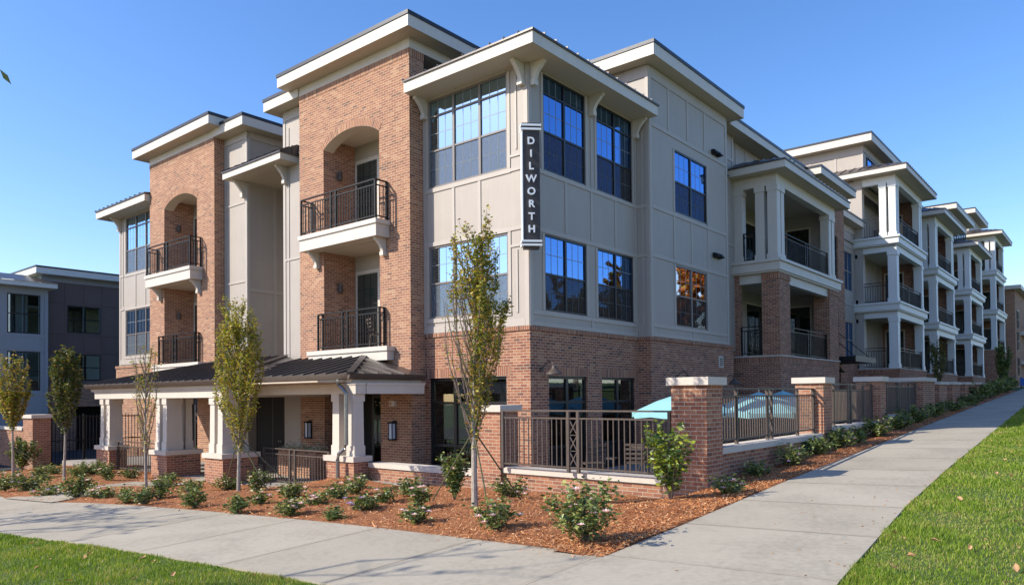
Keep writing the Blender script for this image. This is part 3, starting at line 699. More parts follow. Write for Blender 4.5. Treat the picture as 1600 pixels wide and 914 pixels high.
window(BL, 'R', -.42, *PW[0], cols=2, rows=(8.05,), grid=[(1, 3, 2), (0, 3, 2)], rec=.03, frame='blackframe', lowscreen=8.05, glass='glassr', back='blinddk')
window(BL, 'R', -.42, *PW[1], cols=2, rows=(4.60,), grid=[(1, 3, 2), (0, 3, 2)], rec=.03, frame='winframe', lowscreen=4.60, glass='glassn', back='blinddk')
eave(BL, 4.58, 10.9, -.85, 6, 11.05, .33)
for z in (9.5, 6.1):
    v = MB()
    for x in (9.2, 9.5): v.box(x, x+.2, -.55, -.42, z, z+.12); v.prism([(-.62, z+.02), (-.42, z+.02), (-.42, z+.15), (-.52, z+.15)], 'x', x-.02, x+.22)
    v.build('dryer_vent', 'black', BL)
v = MB(); v.box(9.52, 9.83, -.455, -.422, 2.5, 2.88); v.cur = 1; v.box(9.56, 9.79, -.458, -.456, 2.54, 2.84); v.cur = 0
for k in range(5): v.box(9.56, 9.79, -.478, -.4585, 2.545+k*.062, 2.572+k*.062)
v.build('louvre_vent', ['white', 'black'], BL)
# --- brick arch towers on the L side
def tower(y0, y1, hb, mirror=False, dz=0.0):
    c = -.5; h0 = y0+1.21; h1 = y1-1.2; ztop = 10.76+dz; spring, rise = 8.86+dz, .36
    b, s_ = MB(), MB()
    dh = (h0-.55, h1+.0, -.6, 1.72, .0)
    wall(b, 'L', c, y0, y1, -.6, ztop-.2, [(h0, h1, 2.96+dz, ztop-1.2, 1.15, 1), (h0, h1, -.58, 1.72, .9)])
    # jambs and back of the upper niche handled by the holes; brick around the arch
    pts = arch_fill(b, s_, 'L', c, h0, h1, spring, rise, ztop-1.2, .35)
    wall(b, 'R', y0, c, 0.02, -.6, ztop-.2)
    b.build('brick_wall', 'brick', BL); s_.build('arch_soffit', 'soffit', BL)
    s_ = MB(); arch_ring(s_, 'L', c, pts, .21); soldier_band(s_, 'L', c, y0, y1, ztop-.2, ztop, .012)
    mb_ = s_; soldier_band(mb_, 'R', y0, c, .02, ztop-.2, ztop, .012); s_.build('brick_band', 'soldier', BL)
    f = MB(); fbox(f, 'L', c, y0+.0, y1, ztop, 11.02+dz, -4.5, .015); f.build('frieze', 'white', BL)
    f = MB(); f.box(-.52, .9, y0-.02, y0+.0, ztop+.001, 11.02+dz); f.build('frieze', 'white', BL)
    eave(BL, -.96, 4.0, y0-.47, y1+.47, 11.02+dz, .30)
    # niche back walls, ceilings
    n_ = MB()
    for z0, z1 in ((2.96, 9.4),):
        wall(n_, 'L', .65, h0, h1, z0+dz, z1+dz)
    n_.build('niche_wall', 'trim', BL)
    n_ = MB(); n_.box(-.14, .65, h0, h1, 9.24+dz, 9.30+dz); n_.build('niche_ceiling', 'soffit', BL)
    n_ = MB(); n_.box(-.49, .65, h0+.002, h1-.002, 5.87+dz, 5.93+dz); n_.build('niche_ceiling', 'soffit', BL)
    # balconies
    for z, zs, ya, yb, xf, rail in ((6.33, 5.88, y0+.78, y1-.62, -1.0, None), (2.97, 2.60, y0+.62, y1-.72, -.78, None)):
        z += dz; zs += dz; s = MB()
        s.box(xf, .64, h0, h1, zs+.001, z-.05) if False else None
        s.box(xf+.04, -.502, ya+.04, yb-.04, zs, z-.12); s.box(xf, -.502, ya, yb, z-.12, z)
        s.box(-.502, .645, h0+.003, h1-.003, z-.11, z-.003)
        s.cur = 1; s.face([(xf+.045, ya+.045, zs-.003), (-.505, ya+.045, zs-.003), (-.505, yb-.045, zs-.003), (xf+.045, yb-.045, zs-.003)])
        bl = s.build('balcony', ['white', 'soffit'], BL)
        r = .09 if z > 5+dz else .05
        ra, rb = (ya+r, yb-r) if z > 5+dz else (h0-.22, h1+.0)
        railing(bl, [(-.52, ra), (xf+.07, ra), (xf+.07, rb), (-.52, rb)], z, 1.05, xp=((1, (rb-ra)*.54),), mat='black')
        if z > 5+dz:
            for a in (ya+.22, yb-.32): bracket(bl, 'L', -.5, a, zs-.002, .36, .1)
    # doors
    for z in (2.97, 6.33):
        z += dz; d = MB()
        fbox(d, 'L', .65, h1-1.16, h1-.04, z, z+2.45, .003, .03); dd = d.build('balcony_door', 'white', BL)
        g = MB(); fbox(g, 'L', .65, h1-1.05, h1-.15, z+.12, z+2.32, .022, .034); g.build('pane', 'glass2', dd)
        g = MB(); fbox(g, 'L', .65, h1-1.07, h1-.13, z+.10, z+2.34, .0305, .0315); g.build('blind_backing', 'blinddk', dd)
        g = MB()
        for k in (1, 2): fbox(g, 'L', .65, h1-1.05+.3*k-.01, h1-1.05+.3*k+.01, z+.12, z+2.32, .034, .042)
        for k in range(1, 5): fbox(g, 'L', .65, h1-1.05, h1-.15, z+.12+.44*k-.01, z+.12+.44*k+.01, .034, .043)
        g.build('grille', 'blackframe', dd)
        l = MB(); l.tube([(.02, h1-.10, z+1.75), (.02, h1-.10, z+2.0)], .07, 12); l.box(-.02, .06, h1-.07, h1-.001, z+1.83, z+1.93); l.build('wall_lamp', 'bronze', BL)
    # near-black sheet paints the shade inside the ground floor opening
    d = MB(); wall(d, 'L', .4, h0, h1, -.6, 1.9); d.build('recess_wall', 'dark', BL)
tower(3.55, 8.45, 0); tower(13.5, 18.4, 0, dz=-.05)
# doors under the porch
for a0, a1 in ((4.80, 5.55), (14.6, 15.6)):
    d = MB(); fbox(d, 'L', -.1, a0, a1, -.55, 1.68, 0, .05); dd = d.build('entry_door', 'door', BL)
    g = MB(); fbox(g, 'L', -.1, a0+.1, a1-.1, -.3, 1.0, .05, .06); fbox(g, 'L', -.1, a0+.1, a1-.1, 1.12, 1.6, .05, .06); g.build('pane', 'glass2', dd)
# --- cream strips and recess between the towers
w_ = MB()
wall(w_, 'L', -.1, 8.45, 9.9, 1.9, 10.75); wall(w_, 'L', -.1, 12.05, 13.5, 1.9, 10.75)
wall(w_, 'R', 12.05, -.1, 4.0, -.6, 10.75); wall(w_, 'L', 3.2, 9.6, 12.3, -.6, 10.2)
w_.face([(-.1, 9.9, -.6), (3.2, 9.9, -.6), (3.2, 9.9, 10.7), (-.1, 9.9, 10.7)])
wall(w_, 'L', -.1, 8.45, 9.9, -.6, 1.9); wall(w_, 'L', -.1, 12.05, 13.5, -.6, 1.9)
w_.build('panel_wall', 'panel', BL)
w_ = MB(); wall(w_, 'L', .2, 9.92, 12.04, -.6, 2.1); w_.build('recess_wall', 'dark', BL)  # near-black wall colour paints the porch shade into the recess
w_ = MB(); fbox(w_, 'L', .2, 10.1, 11.9, -.58, 1.9, 0, .04); dd = w_.build('entry_door', 'door', BL)
g = MB(); fbox(g, 'L', .2, 10.2, 10.95, -.3, 1.8, .04, .05); fbox(g, 'L', .2, 11.05, 11.8, -.3, 1.8, .04, .05); g.build('shade_dark_pane', 'dark', dd)  # near-black instead of glass, porch shade put into the colour
w_ = MB()
trims(w_, 'L', -.1, [(8.50, 1.9, 10.5, .1), (9.84, 1.9, 10.5, .12), (9.6, 2.6, 10.2, .04), (12.11, 1.9, 10.5, .12), (13.45, 1.9, 10.5, .1)],
      [(10.6, 8.45, 9.9, .3), (10.6, 12.05, 13.5, .3), (2.55, 8.55, 9.78, .12), (2.55, 12.17, 13.4, .12), (9.3, 8.55, 9.78, .06), (8.3, 12.17, 13.4, .06), (6.0, 8.55, 9.78, .06), (5.6, 12.17, 13.4, .06)])
trims(w_, 'R', 12.05, [(-.05, 1.5, 10.5, .1), (.95, 2.7, 10.2, .12), (2.1, 2.7, 10.2, .12)], [(10.6, 0, 4.0, .3), (5.3, 0, 4.0, .12), (2.6, 0, 4, .14), (8.95, 0, 4.0, .1)])
w_.build('panel_trim', 'trim', BL)
eave(BL, -.55, 4.0, 8.46, 10.33, 10.76, .30); eave(BL, -.55, 4.5, 11.6, 13.49, 10.70, .30)
cn = shed_roof(BL, -.75, 3.2, 9.1, 12.5, 8.97, .20, .62, .001, .32, right=False)
for a in (9.72, 12.2): bracket(BL, 'L', -.1, a, 8.965, .42, .11)
# --- far bay of the L side
w_ = MB(); wall(w_, 'L', -.1, 18.42, 22.45, -.9, 2.95); wall(w_, 'R', 22.45, -.1, .1, -.9, 2.95); w_.build('brick_wall', 'brick', BL)
w_ = MB(); soldier_band(w_, 'L', -.1, 18.42, 22.45, 2.95, 3.05, .04); w_.build('brick_band', 'soldier', BL)
FB = [(19.0, 21.72, 6.92, 9.28), (19.0, 21.72, 3.45, 5.38)]
w_ = MB(); wall(w_, 'L', 0, 18.4, 22.34, 3.0, 9.45, [(*h, .1) for h in FB]); w_.build('panel_wall', 'panel', BL)
w_ = MB()
for y0, y1, z0, z1 in FB: trims(w_, 'L', 0, [(y0-.05, z0, z1), (y1+.05, z0, z1)], [(z0-.06, y0-.1, y1+.1, .11), (z1+.05, y0-.1, y1+.1, .1)])
trims(w_, 'L', 0, [(22.27, 3.05, 9.35, .13), (19.9, 5.5, 6.8), (20.8, 5.5, 6.8), (22.0, 5.6, 9.1, .05)], [(3.2, 18.4, 22.2, .2), (6.86, 21.9, 22.2, .07), (5.44, 21.9, 22.2, .07)])
w_.build('panel_trim', 'trim', BL)
window(BL, 'L', 0, *FB[0], cols=3, rows=(7.9, 8.83), grid=GR, rec=.03, lowscreen=7.9); window(BL, 'L', 0, *FB[1], cols=3, rows=(4.35,), grid=[(1, 3, 2), (0, 3, 2)], rec=.03, lowscreen=4.35)
shed_roof(BL, -.7, 5.0, 18.41, 23.0, 9.34, .27, 1.0, .001, .16, right=False); bracket(BL, 'L', 0, 22.2, 9.335, .42, .11)
# --- porch: lean-to roof in two depths, beams, paired columns on brick pedestals
def porch_roof(x0, y0, y1, zg, xw, rise, hipr=True, hipl=False, run=None):
    b = MB(); b.box(x0+.12, xw, y0+.12, y1-.12, zg-.12, zg-.02); b.box(x0+.2, xw, y0+.2, y1-.2, zg-.22, zg-.12)
    f = b.build('porch_roof', 'white', BL)
    m_ = MB(); run = run or (xw-x0)
    X0, Y0, Y1 = x0, y0, y1
    yi = Y0+(run if hipr else 0); yl = Y1-(run if hipl else 0)
    m_.face([(X0, Y0, zg), (X0, Y1, zg), (xw, yl, zg+rise), (xw, yi, zg+rise)])
    if hipr: m_.face([(X0, Y0, zg), (xw, yi, zg+rise), (xw, Y0, zg)])
    if hipl: m_.face([(X0, Y1, zg), (xw, yl, zg+rise), (xw, Y1, zg)])
    n = int((Y1-Y0)/.42)
    for k in range(n+1):
        y = Y0+(Y1-Y0)*k/n; t = 1
        if hipr and y < yi: t = (y-Y0)/run
        if hipl and y > yl: t = min(t, (Y1-y)/run)
        if t > .04: m_.bar((X0-.01, y, zg+.018), (X0+(xw-X0)*t, y, zg+.018+rise*t), .024, .045)
    if hipr:
        m_.bar((X0, Y0, zg+.02), (xw, yi, zg+rise+.02), .16, .03)
        for k in range(1, int(run/.42)):
            x = X0+k*.42; m_.bar((x, Y0-.01, zg+.018), (x, Y0+k*.42, zg+.018+rise*k*.42/run), .024, .045)
    if hipl: m_.bar((X0, Y1, zg+.02), (xw, yl, zg+rise+.02), .16, .03)
    m_.build('metal_roofing', 'roofm', f)
    g = MB(); prof = [(0, 0), (-.10, 0), (-.12, -.02), (-.11, -.05), (-.07, -.12), (-.03, -.14), (0.0, -.14)]
    g.prism([(x0+.12+p[0], zg+.01+p[1]) for p in prof], 'y', y0+.12, y1-.12)
    if hipr: g.prism([(y0+.12+p[0], zg+.01+p[1]) for p in prof], 'x', x0+.02, xw)
    g.build('gutter', 'bronze', f)
    return f
porch_roof(-2.92, 2.98, 8.4, 2.17, -.5, .62); porch_roof(-3.98, 6.9, 15.55, 2.10, -.3, .85, True, True, 2.6)
def beam(x0, x1, y0, y1, z0, z1): b = MB(); b.box(x0, x1, y0, y1, z0, z1); b.box(x0-.02, x1+.02, y0-.02, y1+.02, z1-.05, z1-.001); b.build('porch_beam', 'white', BL)
beam(-2.70, -2.40, 3.05, 8.2, 1.70, 1.96); beam(-2.38, -.51, 3.05, 3.32, 1.70, 1.96)
beam(-3.72, -3.42, 7.15, 15.2, 1.65, 1.89); beam(-3.40, -.4, 7.15, 7.43, 1.65, 1.89); beam(-3.40, -.4, 14.9, 15.2, 1.65, 1.89)
c_ = MB(); c_.box(-3.5, -.1, 3.4, 15.1, 1.97, 2.0) ; c_.build('porch_ceiling', 'soffit', BL)
def pedestal(x0, x1, y0, y1, zb, zt, cols, ztop):
    b = MB(); b.box(x0, x1, y0, y1, zb, zt-.13); p_ = b.build('pedestal', 'pierbrick', BL)
    s = MB(); s.box(x0-.05, x1+.05, y0-.05, y1+.05, zt-.13, zt); s.build('cap_stone', 'stone', p_)
    for (cx, cy, wx, wy) in cols:
        c = MB()
        c.box(cx-wx/2-.02, cx+wx/2+.02, cy-wy/2-.02, cy+wy/2+.02, zt+.001, zt+.24)
        r0, r1 = wx/2, wx/2-.008; q0, q1 = wy/2, wy/2-.008
        c.hexa([(cx-r0, cy-q0, zt+.24), (cx+r0, cy-q0, zt+.24), (cx+r0, cy+q0, zt+.24), (cx-r0, cy+q0, zt+.24), (cx-r1, cy-q1, ztop-.18), (cx+r1, cy-q1, ztop-.18), (cx+r1, cy+q1, ztop-.18), (cx-r1, cy+q1, ztop-.18)])
        c.box(cx-wx/2-.018, cx+wx/2+.018, cy-wy/2-.018, cy+wy/2+.018, ztop-.18, ztop-.001)
        c.build('column', 'white', p_)
pedestal(-2.74, -2.28, 3.08, 4.14, -.62, .24, [(-2.52, 3.28, .28, .26), (-2.52, 3.86, .28, .26)], 1.70)
pedestal(-3.75, -2.75, 7.1, 8.02, -.66, .20, [(-3.45, 7.36, .46, .24), (-3.45, 7.76, .46, .24), (-2.98, 7.5, .2, .24)], 1.65)
pedestal(-3.75, -2.75, 10.15, 11.1, -.70, .16, [(-3.45, 10.42, .46, .24), (-3.45, 10.84, .46, .24), (-2.98, 10.5, .2, .24)], 1.65)
pedestal(-3.75, -3.2, 14.0, 14.98, -.70, .16, [(-3.48, 14.27, .4, .24), (-3.48, 14.72, .4, .24)], 1.65)
# downspout
d = MB(); X = -2.78
d.tube([(-2.86, 3.5, 2.04), (-2.86, 3.5, 1.92), (-2.80, 3.36, 1.80), (X, 3.30, 1.70), (X, 3.30, .52), (X-.02, 3.34, .42), (X-.12, 3.44, .30), (X-.13, 3.46, .15), (X-.13, 3.46, -.42)], .048, 10); d.build('downspout', 'silver', BL, smooth=True)
# wall lanterns
def lantern(y, z0, z1):
    l = MB(); X0, X1 = -.66, -.52
    for xx in (X0, X1-.02):
        for yy in (y-.075, y+.055): l.box(xx, xx+.02, yy, yy+.02, z0, z1)
    l.box(X0-.01, -.50, y-.085, y+.085, z1, z1+.05); l.box(X0-.01, -.50, y-.085, y+.085, z0-.04, z0); l.box(-.518, -.5, y-.07, y+.07, z0-.04, z1+.08)
    r = l.build('wall_lantern', 'black', BL); g = MB(); g.box(X0+.012, X1-.01, y-.06, y+.06, z0, z1); g.build('lamp_glass', 'lampglass', r)
lantern(4.2, .52, .92); lantern(7.95, .46, .88); lantern(16.9, .4, .8)
a_ = MB(); a_.box(-.58, -.502, 4.12, 4.33, 1.38, 1.52); a_.cur = 1; a_.box(-.585, -.58, 4.24, 4.30, 1.41, 1.48); a_.build('alarm_strobe', ['white', 'terracotta'], BL)
def gooseneck(x, y, z, label=None):
    r = MB(); r.tube([(x, y, z-.08), (x, y-.12, z+.03), (x, y-.24, z+.10), (x, y-.34, z+.06), (x, y-.38, z-.02)], .014, 8); r.tube([(x, y+.0, z-.08), (x, y-.03, z-.08)], .06, 12)
    q = r.build('barn_lamp', 'bronze', BL, smooth=True); s = MB(); s.lathe((x, y-.38, z-.02), [(0, .03), (.045, .02), (.06, -.04), (.09, -.07), (.19, -.16), (.20, -.18)], 20); s.build('lamp_shade', 'bronze', q, smooth=True)
gooseneck(.42, 0, 2.32); gooseneck(6.5, -.42, 2.2); gooseneck(9.9, -.42, 2.15)

# --- balcony blocks along the R side
def balcony_block(par, X0, X1, Yf, Yb, floors, styles, zsoff, zbase, tm='white', soff_over=.42, det=True, wallmat='trim', roof=True, slabd=.0):
    """floors: floor heights; styles per storey 'brick','single','paired' ; Yb = wall plane behind; niche back at Yb+1.1"""
    nb = Yb+1.15; 
    zs = list(floors)+[zsoff]
    # brick base below the first floor
    b = MB(); wall(b, 'R', Yf, X0, X1, zbase, floors[0]-.0); wall(b, 'L', X0, Yf, Yb+.2, zbase, floors[0]); 
    b.build('brick_wall', 'brickb', par)
    b = MB(); soldier_band(b, 'R', Yf, X0-.02, X1, floors[0]-.22, floors[0]-.02, .02); soldier_band(b, 'L', X0, Yf, Yb, floors[0]-.22, floors[0]-.02, .02); b.build('brick_band', 'soldierb', par)
    t = MB(); t.box(X0-.03, X1+.03, Yf-.05, nb, floors[0]-.019, floors[0]+.03); t.build('balcony_floor', 'stone', par)
    for i, st in enumerate(styles):
        z0 = floors[i]+(.03 if i == 0 else 0); last = i == len(styles)-1
        z1 = zs[i+1]-(.46 if not last else 0.0)
        # back wall and side wall of the balcony room
        w = MB(); wall(w, 'R', nb, X0, X1, z0, z1+.2); wall(w, 'L', X1-.02, Yf+.3, nb, z0, z1)
        w.build('niche_wall', wallmat, par)
        c = MB(); c.box(X0+.05, X1-.03, Yf+.1, nb, z1-.06, z1-.005); c.build('niche_ceiling', 'soffit', par)
        bm = MB(); bh = .32 if not last else .4
        bm.box(X0+.07, X1-.07, Yf+.06, Yf+.34, z1-bh, z1-.001); bm.box(X0+.07, X0+.34, Yf+.34, Yb+.0, z1-bh, z1-.001); bm.build('beam', tm, par)
        z1b = z1-bh
        if st == 'brick':
            for bb_ in ((X0, X0+1.1, Yf, Yf+.62), (X1-1.2, X1, Yf, Yf+.62), (X0, X0+.3, Yb-.17, Yb+.1)):
                k = MB(); k.box(*bb_, z0, z1); k.build('brick_pier', 'brickb', par)
            k = MB(); soldier_band(k, 'R', Yf, X1-1.22, X1+.02, z1-.22, z1-.01, .025); k.build('brick_band', 'soldierb', par)
            k = MB(); soldier_band(k, 'R', Yf, X0-.02, X0+1.12, z1-.22, z1-.01, .025); soldier_band(k, 'L', X0, Yf, Yf+.62, z1-.22, z1-.01, .025); k.build('brick_band', 'soldierb', par)
            inner = (X0+.1, X1-1.2, Yf+.62, Yb-.17)
        else:
            cw = .42; cols = []
            if st == 'single': cols = [(X0+.06, X0+.06+cw+.06, Yf+.05, Yf+.05+cw), (X1-.06-cw, X1-.06, Yf+.05, Yf+.05+cw), (X0+.06, X0+.4, Yb-.30, Yb+.1)]
            else: cols = [(X0+.08, X0+.42, Yf+.06, Yf+.40), (X0+.08, X0+.40, Yf+.52, Yf+.84), (X0+.50, X0+.80, Yf+.06, Yf+.36), (X1-.92, X1-.62, Yf+.06, Yf+.40), (X1-.50, X1-.16, Yf+.06, Yf+.40), (X0+.08, X0+.4, Yb-.30, Yb+.1)]
            for x0, x1, y0, y1 in cols:
                k = MB(); k.box(x0, x1, y0, y1, z0, z1b); k.box(x0-.03, x1+.03, y0-.03, y1+.03, z0, z0+.22); k.box(x0-.03, x1+.03, y0-.03, y1+.03, z1b-.2, z1b-.001)
                k.build('column', tm, par)
            inner = (X0+.15, X1-(.5 if st == 'single' else .9), Yf+(.5 if st == 'single' else .84), Yb-.3)
        # railings
        rr = MB()
        for pts, xp in (([(X0+(1.1 if st == 'brick' else .5 if st == 'single' else .8), Yf+.14), (inner[1], Yf+.14)], ((0, (inner[1]-X0)*.42),)), ([(X0+.14, inner[2]), (X0+.14, inner[3])], ())):
            a, bb, ps, cs = railing_mesh(pts, z0, 1.05, xp if det else (), sp=.112 if det else .16)
            for p, q in ps: a.bar(p, q, .05)
            for m_ in [a, bb]+cs:
                o = len(rr.v); rr.v += m_.v; rr.f += [tuple(j+o for j in f) for f in m_.f]; rr.uv += m_.uv; rr.mi += m_.mi
        rr.build('railing', 'black', par)
        # door and window in the back wall
        for ax_, cc_, a0, a1 in (('R', nb, X0+1.9, X0+3.3), ('R', nb, X0+3.9, X0+5.6), ('L', X1-.03, Yf+1.15, Yf+2.05)):
            d = MB(); fbox(d, ax_, cc_, a0-.08, a1+.08, z0, z0+2.45, .003, .03); dd = d.build('balcony_door', 'white', par)
            g = MB(); fbox(g, ax_, cc_, a0, a1, z0+.08, z0+2.36, .03, .045); g.build('pane', 'glass2', dd)
            g = MB(); fbox(g, ax_, cc_, a0-.01, a1+.01, z0+.07, z0+2.37, .0301, .032); g.build('blind_backing', 'dark', dd)  # near-black sheet paints the dark room behind the glass
            g = MB()
            fbox(g, ax_, cc_, (a0+a1)/2-.02, (a0+a1)/2+.02, z0+.08, z0+2.36, .045, .06); fbox(g, ax_, cc_, a0, a1, z0+1.2, z0+1.24, .045, .058); g.build('door_frame', 'blackframe', dd)
        # slab above
        if not last:
            s = MB(); zz = zs[i+1]
            s.box(X0-.15, X1+.12, Yf-.10, nb, zz-.40, zz-.10); s.box(X0-.22, X1+.19, Yf-.17, nb, zz-.10, zz); s.box(X0-.08, X1+.06, Yf-.04, nb, zz-.459, zz-.40)
            s.build('balcony_slab', tm, par)
    if roof: return shed_roof(par, X0-soff_over, X1+soff_over, Yf-soff_over, nb+.5, zsoff, .25, 1.2, 2.0, .5, sp=.42)
balcony_block(BL, 12.2, 19.15, -1.5, .12, (2.95, 6.35), ('brick', 'paired'), 9.4, -.6)
g = None
# walls behind and beyond block 1: stair tower in brick with small windows
w_ = MB(); TWn = [(21.25, 22.8, 6.95, 8.95), (21.6, 22.8, 3.7, 5.45)]
wall(w_, 'R', -.5, 19.17, 23.85, -.6, 10.7, [(*h, .12) for h in TWn]+[(20.0, 23.0, .2, 2.6, .6)]); wall(w_, 'L', 19.17, -.5, .3, 9.3, 10.7)
w_.face([(23.85, -.5, -.6), (23.85, .5, -.6), (23.85, .5, 10.7), (23.85, -.5, 10.7)]); w_.build('brick_wall', 'brickb', BL)
for h in TWn: window(BL, 'R', -.5, *h, cols=2, rows=((h[2]+h[3])/2,), rec=.08, frame='blackframe', back='dark')
d = MB(); wall(d, 'R', .1, 20.0, 23.0, .2, 2.6); d.build('recess_wall', 'dark', BL)  # near-black sheet paints the shade in the stair tower entrance
f = MB(); f.box(19.15, 23.87, -.515, .3, 10.4, 10.98); f.build('frieze', 'white', BL)
eave(BL, 18.9, 24.2, -.98, 4, 10.98, .28)
w_ = MB(); wall(w_, 'R', .3, 12.2, 19.2, 9.4, 11.3)
w_.build('panel_wall', 'panel', BL)
w_ = MB(); trims(w_, 'R', .3, [(12.9+.95*k, 9.4, 11.1) for k in range(7)], [(11.15, 12.2, 19.2, .28)]); w_.build('panel_trim', 'trim', BL)
eave(BL, 10.95, 19.8, -.35, 6, 11.0, .28)
wm = MB(); WN = [(26.0, 27.45, 6.9, 8.9), (26.0, 27.45, 3.4, 5.3)]
wall(wm, 'R', .12, 23.85, 28.0, 3.2, 10.3, [(*h, .08) for h in WN]); wm.build('panel_wall', 'panel', BL)
wm = MB(); trims(wm, 'R', .12, [(24.6, 3.3, 10), (25.9, 3.3, 10), (27.5, 3.3, 10)], [(6.2, 23.9, 28, .1), (9.2, 23.9, 28, .1), (10.1, 23.9, 28, .3)]); wm.build('panel_trim', 'trim', BL)
for h in WN: window(BL, 'R', .12, *h, cols=2, rows=((h[2]+h[3])/2,), rec=.03, frame='winframe', glass='glassr', back='blinddk')
wm = MB(); wall(wm, 'R', .05, 23.85, 28.0, -.6, 3.2); wm.build('brick_wall', 'brickb', BL)
eave(BL, 24.25, 28.3, -.35, 5, 10.3, .28)
# entrance canopy hung on rods
c_ = MB(); c_.box(19.9, 23.2, -1.95, -.52, 2.98, 3.2); cc = c_.build('entrance_canopy', 'black', BL)
c_ = MB(); c_.box(19.88, 23.22, -1.975, -1.952, 2.97, 3.22); c_.build('canopy_fascia', 'bronze', cc)
for x in (20.3, 22.7): c_ = MB(); c_.bar((x, -1.85, 3.2), (x, -.53, 4.4), .03); c_.build('tie_rod', 'black', cc)
b = MB(); b.box(20.5, 24.6, -3.2, -.6, -.6, 2.1); bb = b.build('stair_wall', 'brickb', BL)
gooseneck(21.6, -.5, 2.75)
r = MB(); r.face([(.05, .05, 9.45), (60, .05, 9.45), (60, 14, 9.45), (.05, 14, 9.45)]); r.face([(.1, 13, 9.5), (6, 13, 9.5), (6, 22.3, 9.3), (.1, 22.3, 9.3)]); r.build('flat_roof', 'roofm', BL)

# --- building further up the street
B2 = thing('apartment_building', 'four storey apartment building further up the street with three tiers of cream balconies', 'building', (28, 0, 0))
for i, (X0, X1, dz) in enumerate(((27.95, 34.6, 0), (38.35, 44.95, -.3), (51.7, 58.4, -.2))):
    balcony_block(B2, X0, X1, -1.95, .3, (2.86+dz*.2, 6.28+dz, 9.68+dz), ('single', 'single', 'paired'), 12.85+dz, 0.3, det=i == 0, soff_over=.6, tm='white2', wallmat='brickb')
balcony_block(B2, 66.6, 73.3, -1.95, .3, (5.5, 9.2, 12.8), ('single', 'single', 'paired'), 16.0, .5, det=False, soff_over=.6, tm='white2', wallmat='brickb')
w_ = MB(); t_ = MB(); k_ = MB()
for X0, X1, zt in ((28.0, 38.4, 13.1), (38.4, 51.7, 12.9), (51.7, 66.6, 13.4), (66.6, 80, 16.6)):
    wall(w_, 'R', .32, X0, X1, 2.8, zt); wall(k_, 'R', .3, X0, X1, -.2, 2.8)
    for x in np.arange(X0+.7, X1, 1.1): fbox(t_, 'R', .32, x-.05, x+.05, 2.9, zt-.3, 0, .02)
    fbox(t_, 'R', .32, X0, X1, zt-.3, zt, 0, .03)
wall(w_, 'L', 28.0, .1, .32, 2.8, 12.9); wall(w_, 'L', 27.98, -.30, .1, 2.8, 12.9); wall(w_, 'R', -.30, 27.98, 28.4, 2.8, 12.9)
w_.build('panel_wall', 'panel', B2); t_.build('panel_trim', 'trim', B2); k_.build('brick_wall', 'brickb', B2)
def winbox(par, x, z, y=.32, w=1.5, h_=1.9): window(par, 'R', y-.02, x, x+w, z, z+h_, cols=2, rows=(z+h_/2,), rec=-.02, frame='blackframe', back='dark', fw=.07)
for x in (35.4, 36.9, 46.0, 48.6, 59.6, 62.0, 64.2):
    for z in (3.4, 6.9, 10.2): winbox(B2, x, z, w=1.2)
# penthouse boxes above
def penthouse(x0, x1, y0, y1, z0, z1, ov=.5, win=True):
    w = MB(); wall(w, 'R', y0, x0, x1, z0, z1); wall(w, 'L', x0, y0, y1, z0, z1); w.build('panel_wall', 'panel', B2)
    t = MB()
    for a in np.arange(y0+.06, y1, 1.35): fbox(t, 'L', x0, a-.05, a+.05, z0, z1, 0, .02)
    fbox(t, 'L', x0, y0, y1, z1-.45, z1, -.001, .03); fbox(t, 'R', y0, x0, x1, z1-.35, z1, 0, .03); fbox(t, 'L', x0, y0, y1, z0, z0+.15, -.001, .026)
    t.build('panel_trim', 'trim', B2); eave(B2, x0-ov, x1+ov, y0-ov, y1+.2, z1, .38)
    if win: window(B2, 'R', y0-.02, x0+.6, x1-.6, z0+.5, z1-.5, cols=6, rows=(), rec=-.02, frame='blackframe', glass='glassr', back='blinddk')
penthouse(28.6, 36.4, -.25, 4.6, 12.2, 14.85, .55)
penthouse(55.2, 63.5, -.1, 9, 13.0, 16.4, .6); penthouse(67.5, 75, .2, 8, 16.4, 18.4, .6, False); penthouse(48.6, 53.5, -.4, 3, 12.9, 14.0, .5, False); penthouse(37.0, 41.5, .0, 4, 12.9, 13.6, .6, False)
# --- brick building at the end of the street
B3 = thing('apartment_building', 'distant red brick apartment building with white balcony ledges at the far end of the sidewalk', 'building', (80, -1.5, 2))
w_ = MB(); wall(w_, 'R', -2.2, 79, 104, 1, 12.3); wall(w_, 'L', 79, -2.2, 3, 1, 12.3); wall(w_, 'R', -4.2, 92, 110, 1, 10.4); wall(w_, 'L', 92, -4.2, -2, 1, 10.4); w_.build('brick_wall', 'brick', B3)
for z in (5.0, 8.2):
    s = MB(); s.box(84, 89, -3.2, -2.2, z-.4, z); s.box(95, 100, -5.0, -4.2, z-.4-.6, z-.6); s.build('balcony_slab', 'white', B3)
    railing(B3, [(84, -3.1), (89, -3.1)], z, 1.0, sp=.2, mat='black')
s = MB(); s.box(78.5, 90.5, -2.8, 4, 12.3, 12.7); s.build('roof', 'white', B3); s = MB(); s.box(91.5, 111, -4.7, 4, 10.4, 10.8); s.build('roof', 'white', B3)
for x in (80.5, 93, 101):
    for z in (3.3, 6, 8.3): winbox(B3, x, z, -2.2 if x < 90 else -4.2, 1.6, 2.0)
w_ = MB(); wall(w_, 'L', 92, -4.0, -2.6, 6.4, 9.4); w_.build('terracotta_panel', 'terracotta', B3)  # plain terracotta coloured panel on the end brick wall

